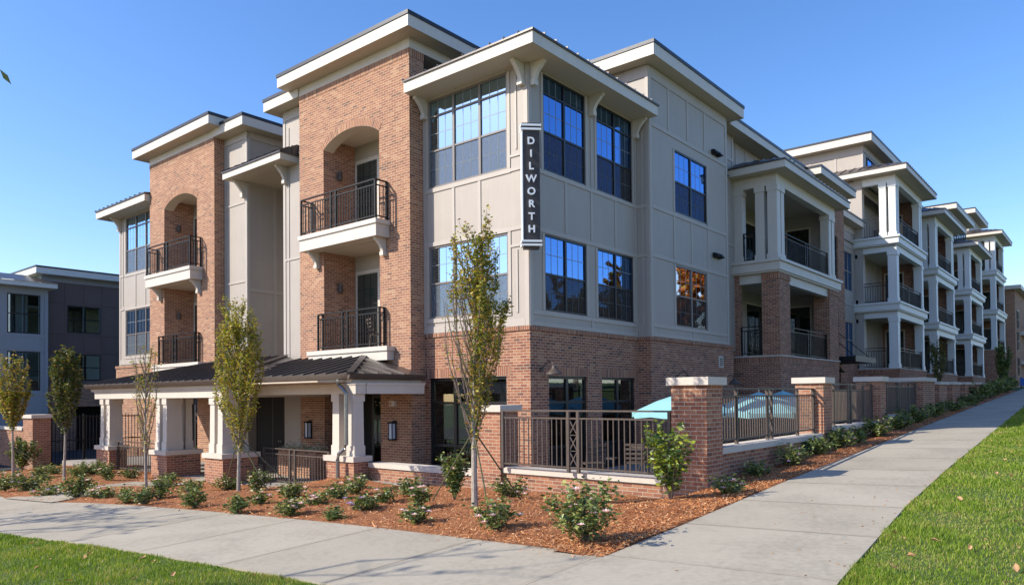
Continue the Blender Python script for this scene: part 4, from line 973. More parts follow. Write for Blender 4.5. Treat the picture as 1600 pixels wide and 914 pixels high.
# --- building in the left background
B4 = thing('apartment_building', 'charcoal and blue grey panelled building standing behind the left gate and trees', 'building', (0, 30, -.9))
w_ = MB(); DW = [(.64, 2.2, 5.02, 6.38), (.64, 2.2, 2.62, 3.94)]
wall(w_, 'R', 30, -.5, 16, 2.3, 7.50, [(*h, .08) for h in DW]); w_.build('panel_wall', 'greydark', B4)
t = MB(); trims(t, 'R', 30, [(-.44, 2.3, 7.5, .12), (.56, 2.3, 7.5, .06), (1.42, 4.0, 5.0, .06), (1.42, 6.4, 7.5, .06), (2.3, 2.3, 7.5, .06), (3.3, 2.3, 7.5, .06), (4.3, 2.3, 7.5, .06)], [(6.5, -.4, 16, .07), (4.95, -.4, 16, .07), (4.05, -.4, 16, .07), (2.5, -.4, 16, .1)]); t.build('panel_trim', 'greydark', B4)
for h in DW: window(B4, 'R', 30, *h, cols=2, rows=((h[2]+h[3])/2,), rec=.02, frame='blackframe', back='dark')
s = MB(); s.box(-.52, 16, 29.98, 31, 7.50, 7.78); s.build('frieze', 'bluegrey', B4)
s = MB(); s.box(-.9, 17, 29.5, 40, 7.78, 8.08); r = s.build('roof', 'white2', B4); s = MB(); s.box(-.93, 17, 29.47, 40, 8.081, 8.15); s.build('coping', 'coping', r)
s = MB(); wall(s, 'L', -.5, 30, 36, 6.6, 7.75); s.build('panel_wall', 'trim', B4)
w_ = MB(); BW = [(-2.15, -.78, 4.8, 6.66), (-2.15, -.78, 2.1, 3.95)]
wall(w_, 'R', 29.3, -14, -.45, -.9, 7.0, [(*h, .08) for h in BW]); w_.build('panel_wall', 'bluegrey', B4)
t = MB(); trims(t, 'R', 29.3, [(-.52, -.9, 7.0, .14), (-2.3, -.9, 7.0, .12), (-.68, 1.9, 6.8, .08), (-1.5, 4.1, 4.7, .08)], [(4.72, -14, -.5, .12), (4.05, -14, -.5, .12), (1.95, -14, -.5, .12), (6.85, -14, -.5, .3)]); t.build('panel_trim', 'bluegrey', B4)
for h in BW: window(B4, 'R', 29.3, *h, cols=2, rows=((h[2]+h[3])/2,), rec=.02, frame='blackframe', back='dark')
s = MB(); s.box(-14, -.2, 28.8, 30, 7.0, 7.22); r = s.build('roof', 'white2', B4)
s = MB(); s.face([(-14, 28.75, 7.23), (-.15, 28.75, 7.23), (-.9, 30.5, 7.75), (-14, 30.5, 7.75)]); s.build('metal_roofing', 'roofm', r)
s = MB(); s.box(-14, -3.1, 30.4, 38, 7.6, 8.0); s.build('roof', 'white2', B4)
s = MB(); wall(s, 'R', 29.9, -.45, 16, -.9, 2.3, [(1.0, 3.6, -.9, 1.3, 1.0), (4.2, 7.5, -.9, 1.3, 1.0)]); s.build('brick_wall', 'brick', B4)
s = MB(); wall(s, 'R', 30.9, -.45, 16, -.9, 1.4); s.build('garage_wall', 'dark', B4)  # near-black sheet paints the darkness inside the garage openings
# ------------------------------------------------------------------ hanging sign on the corner
sg = thing('blade_sign', 'tall narrow dark sign with vertical white letters on the building corner', 'sign', (-.3, -.3, 5.1))
A45 = math.radians(-45); ex = Vector((math.cos(A45), math.sin(A45), 0)); ey = Vector((math.cos(A45+math.pi/2), math.sin(A45+math.pi/2), 0))  # ex: along the face, ey: into the wall
def sbox(mb, u0, u1, d0, d1, z0, z1):
    o_ = Vector((-.30, -.30, 0)); c = [o_+ex*u+ey*d for u, d in ((u0, d0), (u1, d0), (u1, d1), (u0, d1))]
    mb.hexa([(p.x, p.y, z0) for p in c]+[(p.x, p.y, z1) for p in c])
b = MB(); sbox(b, -.19, .20, -.10, .14, 5.16, 7.68); b.build('sign_face', 'signdark', sg)
b = MB(); sbox(b, -.215, -.191, -.11, .14, 5.16, 7.68)
for z in (7.68, 7.77): sbox(b, -.235, .235, -.14, .15, z, z+.045)
for z in (5.03, 5.115): sbox(b, -.235, .235, -.14, .15, z, z+.045)
b.build('sign_trim', 'signwhite', sg)
for nm_, mt_, q_ in (('sign_cap', 'signdark', (-.22, .22, -.12, .14, 7.725, 7.77)), ('sign_cap', 'signdark', (-.22, .22, -.12, .14, 5.075, 5.115)), ('sign_cap', 'signdark', (-.2, .2, -.1, .14, 7.816, 7.85)), ('sign_foot', 'signdark', (-.18, .18, -.08, .14, 4.98, 5.03)), ('mounting_arm', 'black', (-.03, .03, .14, .40, 5.5, 5.56)), ('mounting_arm', 'black', (-.03, .03, .14, .40, 7.2, 7.26))):
    b = MB(); sbox(b, *q_); b.build(nm_, mt_, sg)
for k, ch in enumerate('DILWORTH'):
    cu = bpy.data.curves.new('letter', 'FONT'); cu.body = ch; cu.size = .228; cu.extrude = .014; cu.offset = .006; cu.align_x = 'CENTER'; cu.align_y = 'CENTER'
    to = bpy.data.objects.new('tmp', cu); COL.objects.link(to); dg = bpy.context.evaluated_depsgraph_get(); me = bpy.data.meshes.new_from_object(to.evaluated_get(dg)); bpy.data.objects.remove(to)
    me.name = 'letter'; me.materials.clear(); me.materials.append(MT['signwhite']); o = bpy.data.objects.new('letter', me); COL.objects.link(o); o.parent = sg
    pz = 7.42-k*.288; c = Vector((-.30, -.30, 0))+ex*.0+ey*(-.122)
    M_ = Matrix.Identity(4)
    for i in range(3): M_[i][0], M_[i][1], M_[i][2] = ex[i], (0, 0, 1)[i], (-ey)[i]
    M_.translation = Vector((c.x+.3, c.y+.3, pz-5.1)); o.matrix_local = M_

# ------------------------------------------------------------------ garden walls, piers, railings
def pier(x0, x1, y0, y1, zb, zt, label, ov=.06, ch=.13, group='brick piers of the garden wall'):
    t = thing('brick_pier', label, 'pier', ((x0+x1)/2, (y0+y1)/2, zb), group)
    b = MB(); b.box(x0, x1, y0, y1, zb, zt-ch); b.build('brick_shaft', 'pierbrick', t)
    s = MB(); s.box(x0-ov, x1+ov, y0-ov, y1+ov, zt-ch, zt); s.build('cap_stone', 'stone', t); return t
def lowwall(ax, c, a0, a1, z0, zt, label, th=.3, z1=None):
    z1 = zt if z1 is None else z1
    t = thing('low_brick_wall', label, 'wall', P(ax, c, (a0+a1)/2, z0), 'low garden walls')
    b = MB(); fbox(b, ax, c, a0, a1, z0, zt-.11, -th, 0); b.build('brick_course', 'pierbrick', t)
    s = MB(); fbox(s, ax, c, a0, a1, zt-.11, zt, -th-.04, .045); s.build('cap_stone', 'stone', t); return t
pier(-2.53, -1.92, -5.56, -4.94, -.3, 1.89, 'big sunlit corner brick pier with stone cap, behind the yellow green shrub')
pier(-2.42, -1.85, -1.12, -.5, -.6, 1.43, 'brick pier with stone cap just behind the tall staked hornbeam')
pier(3.46, 4.07, -5.56, -4.94, -.2, 1.97, 'second brick pier along the long sidewalk, half in shadow')
pier(8.45, 9.1, -5.56, -4.94, 0, 2.06, 'shaded brick pier right of the second railing on the sidewalk side')
pier(14.1, 16.1, -5.56, -3.6, 0, 2.12, 'very wide shaded brick pier at the start of the pillared wall')
lowwall('L', -2.32, -4.93, -1.13, -.6, .20, 'long low wall with pale cap under the front railing')
lowwall('L', -2.30, -.49, 3.05, -.6, .08, 'low wall with pale cap between porch pedestal and slim pier')
lowwall('R', -5.5, -1.91, 3.45, -.2, .72, 'low wall with broad cap beside the long sidewalk, right of the big corner pier')
lowwall('R', -5.5, 4.08, 8.44, 0, .84, 'low shaded wall between the second and third piers')
lowwall('R', -5.5, 9.11, 14.09, 0, .95, 'low shaded wall right of the third pier')
railing_thing('long bronze railing on the front low wall with one crossed panel', [(-2.46, -1.2), (-2.46, -4.9)], .20, 1.13, xp=((0, 1.72),), group='bronze terrace railings')
def bigposts(x0, n, z, y=-5.32): return []
for x0, x1, z, lab in ((-1.9, 3.45, .72, 'bronze railing in front of the turquoise parasols beside the sidewalk'), (4.08, 8.44, .84, 'bronze railing between the second and third brick piers'), (9.11, 14.0, .95, 'bronze railing between the third pier and the wide pier')):
    L_ = x1-x0; xs_ = [x0+L_*.2, x0+L_*.8]
    railing_thing(lab, [(x0, -5.34), (x1, -5.34)], z, .99, xp=((0, L_*.5),), group='bronze terrace railings', extra=[((x, -5.34, z), (x, -5.34, z+.97)) for x in xs_])
# small pillared wall beyond
for k, (x0, x1) in enumerate(((16.9, 18.5), (19.6, 21.3), (22.6, 24.5), (26.1, 28.0))):
    pier(x0, x1, -5.56, -4.94, .2, 2.0+.02*k, ['first', 'second', 'third', 'fourth'][k]+' of the four squat piers beyond the wide brick pier', ch=.1)
for k, (x0, x1) in enumerate(((16.1, 16.9), (18.5, 19.6), (21.3, 22.6), (24.5, 26.1))):
    t = railing_thing(['narrow dark railing between the wide pier and the first squat pier', 'narrow dark railing after the first squat pier', 'narrow dark railing after the second squat pier', 'narrow dark railing after the third squat pier'][k], [(x0+.01, -5.3), (x1-.01, -5.3)], .9, .95, mat='black', group='dark railings in the pillared wall')
    lowwall('R', -5.45, x0, x1, .3, .9, ['first', 'second', 'third', 'fourth'][k]+' short low wall between the squat piers')
lowwall('R', -5.5, 28.01, 36, .3, 2.04, 'long solid brick wall at the far end of the pillared wall')
# railings at the porch
railing_thing('dark porch railing with crossed panel between wide pedestal and downspout pedestal', [(-2.62, 7.05), (-2.62, 4.16)], -.62, .92, xp=((0, 1.35),), group='porch railings')
railing_thing('short dark porch railing between the two left porch pedestals', [(-3.5, 13.98), (-3.5, 11.14)], -.62, .92, xp=(), group='porch railings')
# left gate, pier and wall
pier(-4.0, -3.4, 20.0, 21.0, -.95, 1.10, 'tall brick pier left of the black gate, behind the leaning stakes')
lowwall('L', -4.0, 21.01, 34, -1.2, .62, 'brick garden wall running away behind the leftmost hornbeam')
gt = thing('metal_gate', 'tall black metal gate between the brick pier and the porch', 'gate', (-3.38, 20.2, -.9))
b = MB()
for z in (-.78, .1, .98): b.bar((-3.38, 20.2, z), (.6, 20.2, z), .04)
b.build('gate_rail', 'black', gt); b = MB()
for x in np.arange(-3.3, .6, .12): b.bar((x, 20.2, -.8), (x, 20.2, 1.05), .02)
b.build('baluster_row', 'black', gt)
for x in (-3.36, -2.2, -.9, .58): b = MB(); b.bar((x, 20.2, -.9), (x, 20.2, 1.1), .07); b.build('gate_post', 'black', gt)

# ------------------------------------------------------------------ patio parasols with round tables
def parasol(x, y, zr, zt, r, label):
    t = thing('patio_parasol', label, 'parasol', (x, y, -.33), 'turquoise patio parasols')
    c = MB(); n = 8
    for k in range(n):
        a0, a1 = 2*math.pi*k/n+.2, 2*math.pi*(k+1)/n+.2; p0 = Vector((math.cos(a0), math.sin(a0), 0))*r; p1 = Vector((math.cos(a1), math.sin(a1), 0))*r; o_ = Vector((x, y, 0))
        m0 = o_+p0*.5+Vector((0, 0, zr+(zt-zr)*.58)); m1 = o_+p1*.5+Vector((0, 0, zr+(zt-zr)*.58)); e0 = o_+p0+Vector((0, 0, zr)); e1 = o_+p1+Vector((0, 0, zr)); tp = Vector((x, y, zt))
        c.face([m0, m1, tp]); c.face([e0, e1, m1, m0]); em = (e0+e1)/2
        c.face([e0, e1, e1-Vector((0, 0, .12)), em-Vector((0, 0, .08)), e0-Vector((0, 0, .12))])
    c.build('canopy', 'turq', t)
    p_ = MB(); p_.tube([(x, y, -.33), (x, y, zt+.06)], .022, 8); p_.build('pole', 'silver', t)
    b = MB(); b.lathe((x, y, -.33), [(.28, 0), (.28, .05), (.05, .09), (.03, .2)], 18); b.build('base', 'black', t)
    rb = MB()
    for k in range(n): a0 = 2*math.pi*k/n+.2; rb.bar((x, y, zt-.05), (x+math.cos(a0)*r, y+math.sin(a0)*r, zr+.0), .015)
    rb.build('rib', 'silver', t)
def patio_table(x, y, label):
    t = thing('patio_table', label, 'table', (x, y, -.33), 'round patio tables')
    b = MB(); b.lathe((x, y, .38), [(0, .03), (.5, .03), (.5, 0), (0, 0)], 24); b.build('tabletop', 'bronze', t)
    for k in range(4): a = k*math.pi/2+.4; b = MB(); b.bar((x+.12*math.cos(a), y+.12*math.sin(a), .37), (x+.4*math.cos(a), y+.4*math.sin(a), -.33), .025); b.build('leg', 'bronze', t)
def patio_chair(x, y, rz, label, zb=-.33):
    t = thing('patio_chair', label, 'chair', (x, y, zb), 'metal patio chairs'); R_ = Matrix.Rotation(rz, 3, 'Z')
    tr = lambda p: tuple(R_@Vector(p)+Vector((x, y, zb)))
    b = MB(); b.hexa([tr(p) for p in ((-.22, -.22, .42), (.22, -.22, .42), (.22, .22, .42), (-.22, .22, .42), (-.22, -.22, .45), (.22, -.22, .45), (.22, .22, .45), (-.22, .22, .45))]); b.build('seat', 'bronze', t)
    b = MB()
    for z in (.55, .65, .75, .85): b.bar(tr((-.21, .22+(z-.45)*.2, z)), tr((.21, .22+(z-.45)*.2, z)), .03, .05)
    for s in (-.21, .21): b.bar(tr((s, .21, .42)), tr((s, .31, .9)), .025)
    b.build('backrest', 'bronze', t)
    for sx in (-.2, .2):
        for sy in (-.2, .2): b = MB(); b.bar(tr((sx, sy, .42)), tr((sx*1.1, sy*1.15, 0)), .025); b.build('leg', 'bronze', t)
parasol(1.96, -2.9, 1.20, 1.66, 1.22, 'pale turquoise parasol seen over the front railing, left of the big corner pier')
parasol(5.0, -3.5, 1.14, 1.66, 1.35, 'turquoise parasol behind the railing right of the big corner pier')
parasol(7.6, -3.2, 1.16, 1.7, 1.3, 'turquoise parasol nearest the second brick pier')
patio_table(1.96, -2.1, 'round metal table under the parasol left of the corner pier'); patio_table(5.0, -2.7, 'round metal table under the parasol right of the corner pier')
patio_chair(.9, -2.3, 1.9, 'metal chair at the table left of the corner pier, back to the window'); patio_chair(1.6, -1.1, .2, 'metal chair by the second ground floor window'); patio_chair(.2, -1.6, 2.4, 'metal chair nearest the bay corner')
patio_chair(.1, 5.5, 1.2, 'metal chair on the lower arched balcony above the porch roof', 2.96); patio_chair(30.6, -.6, .8, 'metal chair on the top balcony of the tall cream stack', 9.69); patio_chair(31.6, -.9, 2.6, 'metal chair on the middle balcony of the tall cream stack', 6.29)
# planters on the porch
def planter(x0, x1, y0, y1, zb, zt, mat, label, leaf='flowerg', n=260, spread=.16):
    t = thing('planter_box', label, 'planter', ((x0+x1)/2, (y0+y1)/2, zb))
    b = MB(); b.box(x0, x1, y0, y1, zb, zt); b.build('box', mat, t)
    q = np.stack([RNG.uniform(x0, x1, n), RNG.uniform(y0, y1, n), zt+np.abs(RNG.normal(0, spread*.6, n))], 1); d = rnd_dir(n)*.03; e = rnd_dir(n)*.014
    o = shards('plant', leaf, q-np.array(t.location), d, e); o.parent = t; WORG[o.name] = WORG[t.name]
planter(-1.5, -1.1, 6.3, 8.1, -.6, .13, 'brick', 'low brick planter with silver foliage behind the porch railing', n=500)
planter(-2.4, -2.0, 11.6, 12.1, -.6, -.1, 'woodtan', 'square tan planter standing in the porch entrance', 'leafS')

# ------------------------------------------------------------------ trees
def leaf_cloud(pts, size, up=.3):
    n = len(pts); d = rnd_dir(n); d[:, 2] = np.abs(d[:, 2])*.5-.25; d /= np.linalg.norm(d, axis=1, keepdims=True)
    e = np.cross(d, rnd_dir(n)); e /= np.linalg.norm(e, axis=1, keepdims=True)
    s = RNG.uniform(.6, 1.25, n)[:, None]*size
    return d*s, e*s*.52
def leaves(name, mat, par, org, pts, size):
    """pointed leaves: kite-shaped folded quads"""
    pts = np.asarray(pts)-np.array(org); a, b = leaf_cloud(pts, size); n = len(pts)
    nn = np.cross(a, b); nn /= np.linalg.norm(nn, axis=1, keepdims=True); nn = nn*size*.22
    V = np.stack([pts-a, pts+b+nn-a*.15, pts+a, pts-b+nn-a*.15], 1).reshape(-1, 3)
    me = bpy.data.meshes.new(name); me.vertices.add(4*n); me.vertices.foreach_set('co', V.ravel())
    me.loops.add(6*n); me.loops.foreach_set('vertex_index', (np.arange(n)[:, None]*4+np.array([0, 1, 2, 0, 2, 3])[None]).ravel())
    me.polygons.add(2*n); me.polygons.foreach_set('loop_start', np.arange(0, 6*n, 3)); me.polygons.foreach_set('loop_total', np.full(2*n, 3))
    me.materials.append(MT[mat]); me.update(); me.validate(); o = bpy.data.objects.new(name, me); COL.objects.link(o); o.parent = par; WORG[o.name] = Vector(org); return o
def column_tree(x, y, H, cb, R, nleaf, mat, label, lean=0.0, sparse=None, tr=.035, size=.034, seed=1, nb=34, stakes=()):
    global RNG
    RS = RNG; RNG = np.random.default_rng(seed); zb = G(x, y)-.03
    t = thing('hornbeam_tree', label, 'tree', (x, y, zb), 'columnar street trees in the mulch bed')
    tk = MB(); pts = []; N = 12
    for i in range(N+1):
        u = i/N; pts.append((x+lean*u*H*.1+.012*math.sin(u*9+seed), y-lean*u*H*.06+.012*math.cos(u*7+seed), zb+u*H*.93))
    tk.tube(pts, [tr*(1-.93*(i/N)**.8)+.003 for i in range(N+1)], 9); tk.build('trunk', 'bark', t, smooth=True)
    br = MB(); tips = []
    for k in range(nb):
        u0 = cb/H+(.88-cb/H)*(k/nb)**1.15*.92; j = min(N-1, int(u0/.93*N)); f = u0/.93*N-j; p0 = Vector(pts[j]).lerp(Vector(pts[j+1]), f)
        a = k*2.4+RNG.normal(0, .3); s = 1.0-.85*max(0, (u0-cb/H))/(1-cb/H)
        L = H*(.50*(1-u0)+.07)*RNG.uniform(.75, 1.1); rr = R*(.35+.75*s)*RNG.uniform(.65, 1.15)
        q = [p0]
        for i in range(1, 8):
            v = i/7; r = rr*(1-(1-v)**1.9); q.append(p0+Vector((math.cos(a+.15*v)*r, math.sin(a+.15*v)*r, L*v**.93)) + Vector(RNG.normal(0, .012, 3)))
        br.tube(q, [.011*(1-.8*i/7)+.0018 for i in range(8)], 5, False); tips.append(q)
        for m_ in range(5):
            i = RNG.integers(1, 7); b0 = q[i]; a2 = a+RNG.normal(0, 1.1); l2 = RNG.uniform(.12, .32)
            b1 = b0+Vector((math.cos(a2)*l2*.45, math.sin(a2)*l2*.45, l2*.9)); br.tube([b0, (b0+b1)/2+Vector(RNG.normal(0, .012, 3)), b1], [.004, .003, .0012], 4, False); tips.append([b0, b1])
    br.build('branches', 'twig', t)
    P_ = []; L = [max(.05, sum((b-a).length for a, b in zip(q, q[1:]))) for q in tips]; pr_ = np.array(L)/sum(L)
    while len(P_) < nleaf:
        q = tips[RNG.choice(len(tips), p=pr_)]; w = RNG.random()*(len(q)-1); i = int(w); p = q[i].lerp(q[min(i+1, len(q)-1)], w-i)+Vector(RNG.normal(0, .030, 3))
        if sparse and RNG.random() < sparse(p.x-x, p.y-y, (p.z-zb)/H): continue
        if p.z < zb+cb*.93: continue
        P_.append(p)
    leaves('foliage', mat, t, (x, y, zb), P_, size)
    RNG = RS
    for sx, sy, bx, by, lab in stakes:
        s = thing('tree_stake', lab, 'stake', (bx, by, G(bx, by)), 'leaning green tree stakes')
        b = MB(); top = (x+sx, y+sy, zb+1.15 if H > 4 else zb+.95); b.tube([(bx, by, G(bx, by)-.1), top], .012, 6); b.build('stake_rod', 'stake', s)
        b = MB(); b.tube([top, (x, y, top[2]+.02)], .006, 5); b.build('strap', 'black', s)
    return t
side = lambda dx, dy: dx*.64-dy*.77   # >0: to the right as seen from the street corner
column_tree(-5.27, -3.03, 4.48, .88, .47, 12000, 'leafA', 'tallest columnar hornbeam with green right side and bare left twigs, before the wide window', lean=.10, sparse=lambda dx, dy, h: .93 if side(dx, dy) < -.06 and .22 < h < .72 else (.45 if side(dx, dy) < .02 else .0), tr=.052, seed=3, nb=52, size=.027,
            stakes=((-.02, .03, -5.0, -1.75, 'dark stake leaning left of the tallest hornbeam'), (.0, -.02, -5.62, -3.67, 'stake right of the tallest hornbeam trunk, foot near the sidewalk'), (.03, -.03, -4.2, -3.2, 'stake leaning back toward the slim brick pier')))
column_tree(-5.50, 3.29, 4.05, .82, .45, 15000, 'leafB', 'bushy yellow green columnar tree before the porch', seed=5, tr=.042, nb=46, size=.027,
            stakes=((.0, .03, -5.0, 4.9, 'stake leaning left of the bushy yellow tree'), (.0, -.03, -5.2, 2.6, 'green stake just right of the bushy yellow tree trunk'), (.02, -.02, -4.6, 2.5, 'third stake, right of the bushy yellow tree')))
column_tree(-5.92, 6.58, 3.65, .75, .26, 700, 'leafB', 'thin nearly bare young tree between the porch pedestals', seed=8, tr=.036, nb=20, size=.030)
column_tree(-5.74, 11.92, 3.75, 1.35, .36, 7000, 'leafC', 'dark green columnar tree in front of the black gate', seed=11, tr=.04, nb=40, size=.042)
column_tree(-5.70, 16.30, 4.0, 1.45, .46, 6000, 'leafA', 'leftmost columnar tree with yellow green leaves and bare top twigs', sparse=lambda dx, dy, h: .8 if h > .68 else .1, seed=14, tr=.045, nb=44, size=.042,
            stakes=((.0, -.02, -5.0, 15.4, 'stake right of the leftmost tree'), (.03, -.04, -4.7, 15.2, 'second stake right of the leftmost tree')))
column_tree(29.5, -3.4, 3.2, .8, .4, 2500, 'leafC', 'small dark tree in front of the far cream balconies', seed=21, nb=26, size=.05)

def big_tree(x, y, H, cb, R, nleaf, mat, label, seed, cat='tree', size=.075, levels=3, name='street_tree', tr=.16, group=None, reach=None):
    global RNG
    RS = RNG; RNG = np.random.default_rng(seed); zb = hp(x, y)-.05
    t = thing(name, label, cat, (x, y, zb), group); tk = MB(); br = MB(); tips = []
    tk.tube([(x, y, zb), (x+.05, y, zb+cb*.5), (x, y+.05, zb+cb), (x+.1, y, zb+cb+(H-cb)*.45)], [tr*1.15, tr, tr*.85, tr*.45], 12); tk.build('trunk', 'bark', t, smooth=True)
    def grow(p, d, L, r, lv):
        q = [p]; dd = d.copy()
        for i in range(4): dd = (dd+Vector(RNG.normal(0, .13, 3))+Vector((0, 0, .04))).normalized(); q.append(q[-1]+dd*L/4)
        br.tube(q, [r*(1-.55*i/4) for i in range(5)], 6 if lv > 1 else 4, False)
        if lv == 0: tips.append(q); return
        for k in range(4 if lv > 1 else 5):
            i = RNG.integers(1, 5); nd = (dd+Vector(RNG.normal(0, .75, 3))).normalized(); grow(q[i], nd, L*RNG.uniform(.5, .72), r*.45, lv-1)
    for k in range(9):
        a = k*2.4; z = zb+cb+(H-cb)*.42*k/9; e = RNG.uniform(.35, .95)
        grow(Vector((x, y, z)), Vector((math.cos(a), math.sin(a), e)).normalized(), R*RNG.uniform(.7, 1.0), tr*.32, levels)
    br.build('limbs', 'twig', t)
    P_ = []
    for _ in range(nleaf):
        q = tips[RNG.integers(len(tips))]; w = RNG.random()*(len(q)-1); i = int(w); P_.append(q[i].lerp(q[min(i+1, len(q)-1)], w-i)+Vector(RNG.normal(0, .05, 3)))
    if reach:
        single = reach[4]; reach = reach[:4]
        r_ = MB(); q = [Vector(p) for p in reach]; r_.tube(q, [.02, .012, .006, .003], 5, False); r_.build('twig', 'twig', t)
        for k in range(24): P_.append(q[1].lerp(q[2], RNG.random())+Vector(RNG.normal(0, .04, 3)))
        lm = MB(); A_, B_ = Vector(single[0]), Vector(single[1]); w_x = Vector((.02, -.01, .022)); mid_ = (A_+B_)/2
        lm.face([A_, mid_+w_x, B_, mid_-w_x]); lm.build('leaf', 'leafC', t)
    leaves('foliage', mat, t, (x, y, zb), P_, size)
    RNG = RS; return t
big_tree(-17.0, .5, 8.5, 3.2, 2.4, 700, 'leafB', 'street tree with thin foliage outside the left edge casting branch shadows', 31, levels=2, reach=((-17, .5, 5.6), (-14.5, .4, 6.0), (-12.4, .15, 5.95), (-10.67, -.20, 5.65), ((-10.67, -.20, 5.65), (-10.575, -.305, 5.46))))
big_tree(-15.3, 8.0, 8.0, 3.0, 2.4, 900, 'leafB', 'second street tree along the left curb, outside the picture', 32, levels=2)
for x, y, H, mt, sd_ in ((22, -17, 9.5, 'leafR', 41), (31, -20, 10, 'leafR', 42), (11, -19, 8.5, 'leafA', 43), (44, -22, 11, 'leafC', 44), (34, -14.6, 14, 'leafR', 45)):
    big_tree(x, y, H, 2.4, 3.0 if x != 34 else 4.4, 9000 if x != 34 else 30000, mt, {'leafR': ['orange autumn maple across the street, seen only in window reflections', 'tall orange autumn maple far across the street, mirrored in the lower right window'][x == 34], 'leafA': 'yellow green tree across the street, seen only in reflections', 'leafC': 'dark green tree across the street, seen only in reflections'}[mt], sd_, size=.16 if x != 34 else .2, levels=2, group='trees across the street')
for x, y, H, sd_ in ((-48, 28, 9, 51), (-44, 40, 10, 52), (-52, 16, 9, 53)):
    big_tree(x, y, H, 2, 3.4, 6000, 'leafC', 'dark tree across the left street, seen only in reflections', sd_, size=.22, levels=2, group='trees across the street')

# ------------------------------------------------------------------ shrubs
def flower(par, org, p, r, mat):
    V = []; F = []
    for ring, (m_, rr, tilt) in enumerate(((6, r, .25), (5, r*.62, .8))):
        for k in range(m_):
            a = 2*math.pi*k/m_+ring*.5; c, s = math.cos(a), math.sin(a); i = len(V)
            for (u, v, w) in ((.05, 0, 0), (.6, .38, tilt*.5), (1, 0, tilt), (.6, -.38, tilt*.5)): V.append((p[0]-org[0]+(u*c-v*s)*rr, p[1]-org[1]+(u*s+v*c)*rr, p[2]-org[2]+w*rr))
            F.append((i, i+1, i+2, i+3))
    me = bpy.data.meshes.new('flower'); me.from_pydata(V, [], F); me.materials.append(MT[mat]); o = bpy.data.objects.new('flower', me); COL.objects.link(o); o.parent = par
    WORG[o.name] = Vector(org); return o
def shrub(x, y, H, Wd, nfl, label, seed, mat='leafS', name='camellia_shrub', group='camellia shrubs in the mulch bed', fmat='petal', size=.028, dens=1.0):
    global RNG
    RS = RNG; RNG = np.random.default_rng(seed); zb = G(x, y)+.005; t = thing(name, label, 'shrub', (x, y, zb), group)
    st = MB(); P_ = []; tips = []; nst = max(7, int(14*Wd/.5))
    for k in range(nst):
        a = RNG.uniform(0, 6.28); r = Wd*.5*math.sqrt(RNG.random())*RNG.uniform(.6, 1.2); h = H*RNG.uniform(.55, 1.08)*(1-.35*(r/(Wd*.6))**2)
        q = [Vector((x, y, zb)), Vector((x+math.cos(a)*r*.45, y+math.sin(a)*r*.45, zb+h*.5)), Vector((x+math.cos(a)*r, y+math.sin(a)*r, zb+h))]
        st.tube(q, [.007, .005, .002], 4, False); tips.append(q)
    st.build('stems', 'twig', t)
    n = int(dens*520*Wd*H/.18)+60
    for _ in range(n):
        q = tips[RNG.integers(len(tips))]; w = .25+.75*RNG.random()**.7; w *= 2; i = min(1, int(w)); p = q[i].lerp(q[i+1], min(1, w-i))+Vector(RNG.normal(0, .042, 3)); p.z = max(p.z, zb+.03); P_.append(p)
    leaves('foliage', mat, t, (x, y, zb), P_, size)
    for k in range(nfl):
        q = tips[RNG.integers(len(tips))]; p = q[2]*.75+q[1]*.25+(Vector((-13.6, -10.7, 1.6))-q[2]).normalized()*.10+Vector(RNG.normal(0, .02, 3))
        flower(t, (x, y, zb), p, RNG.uniform(.046, .066), fmat)
    RNG = RS; return t
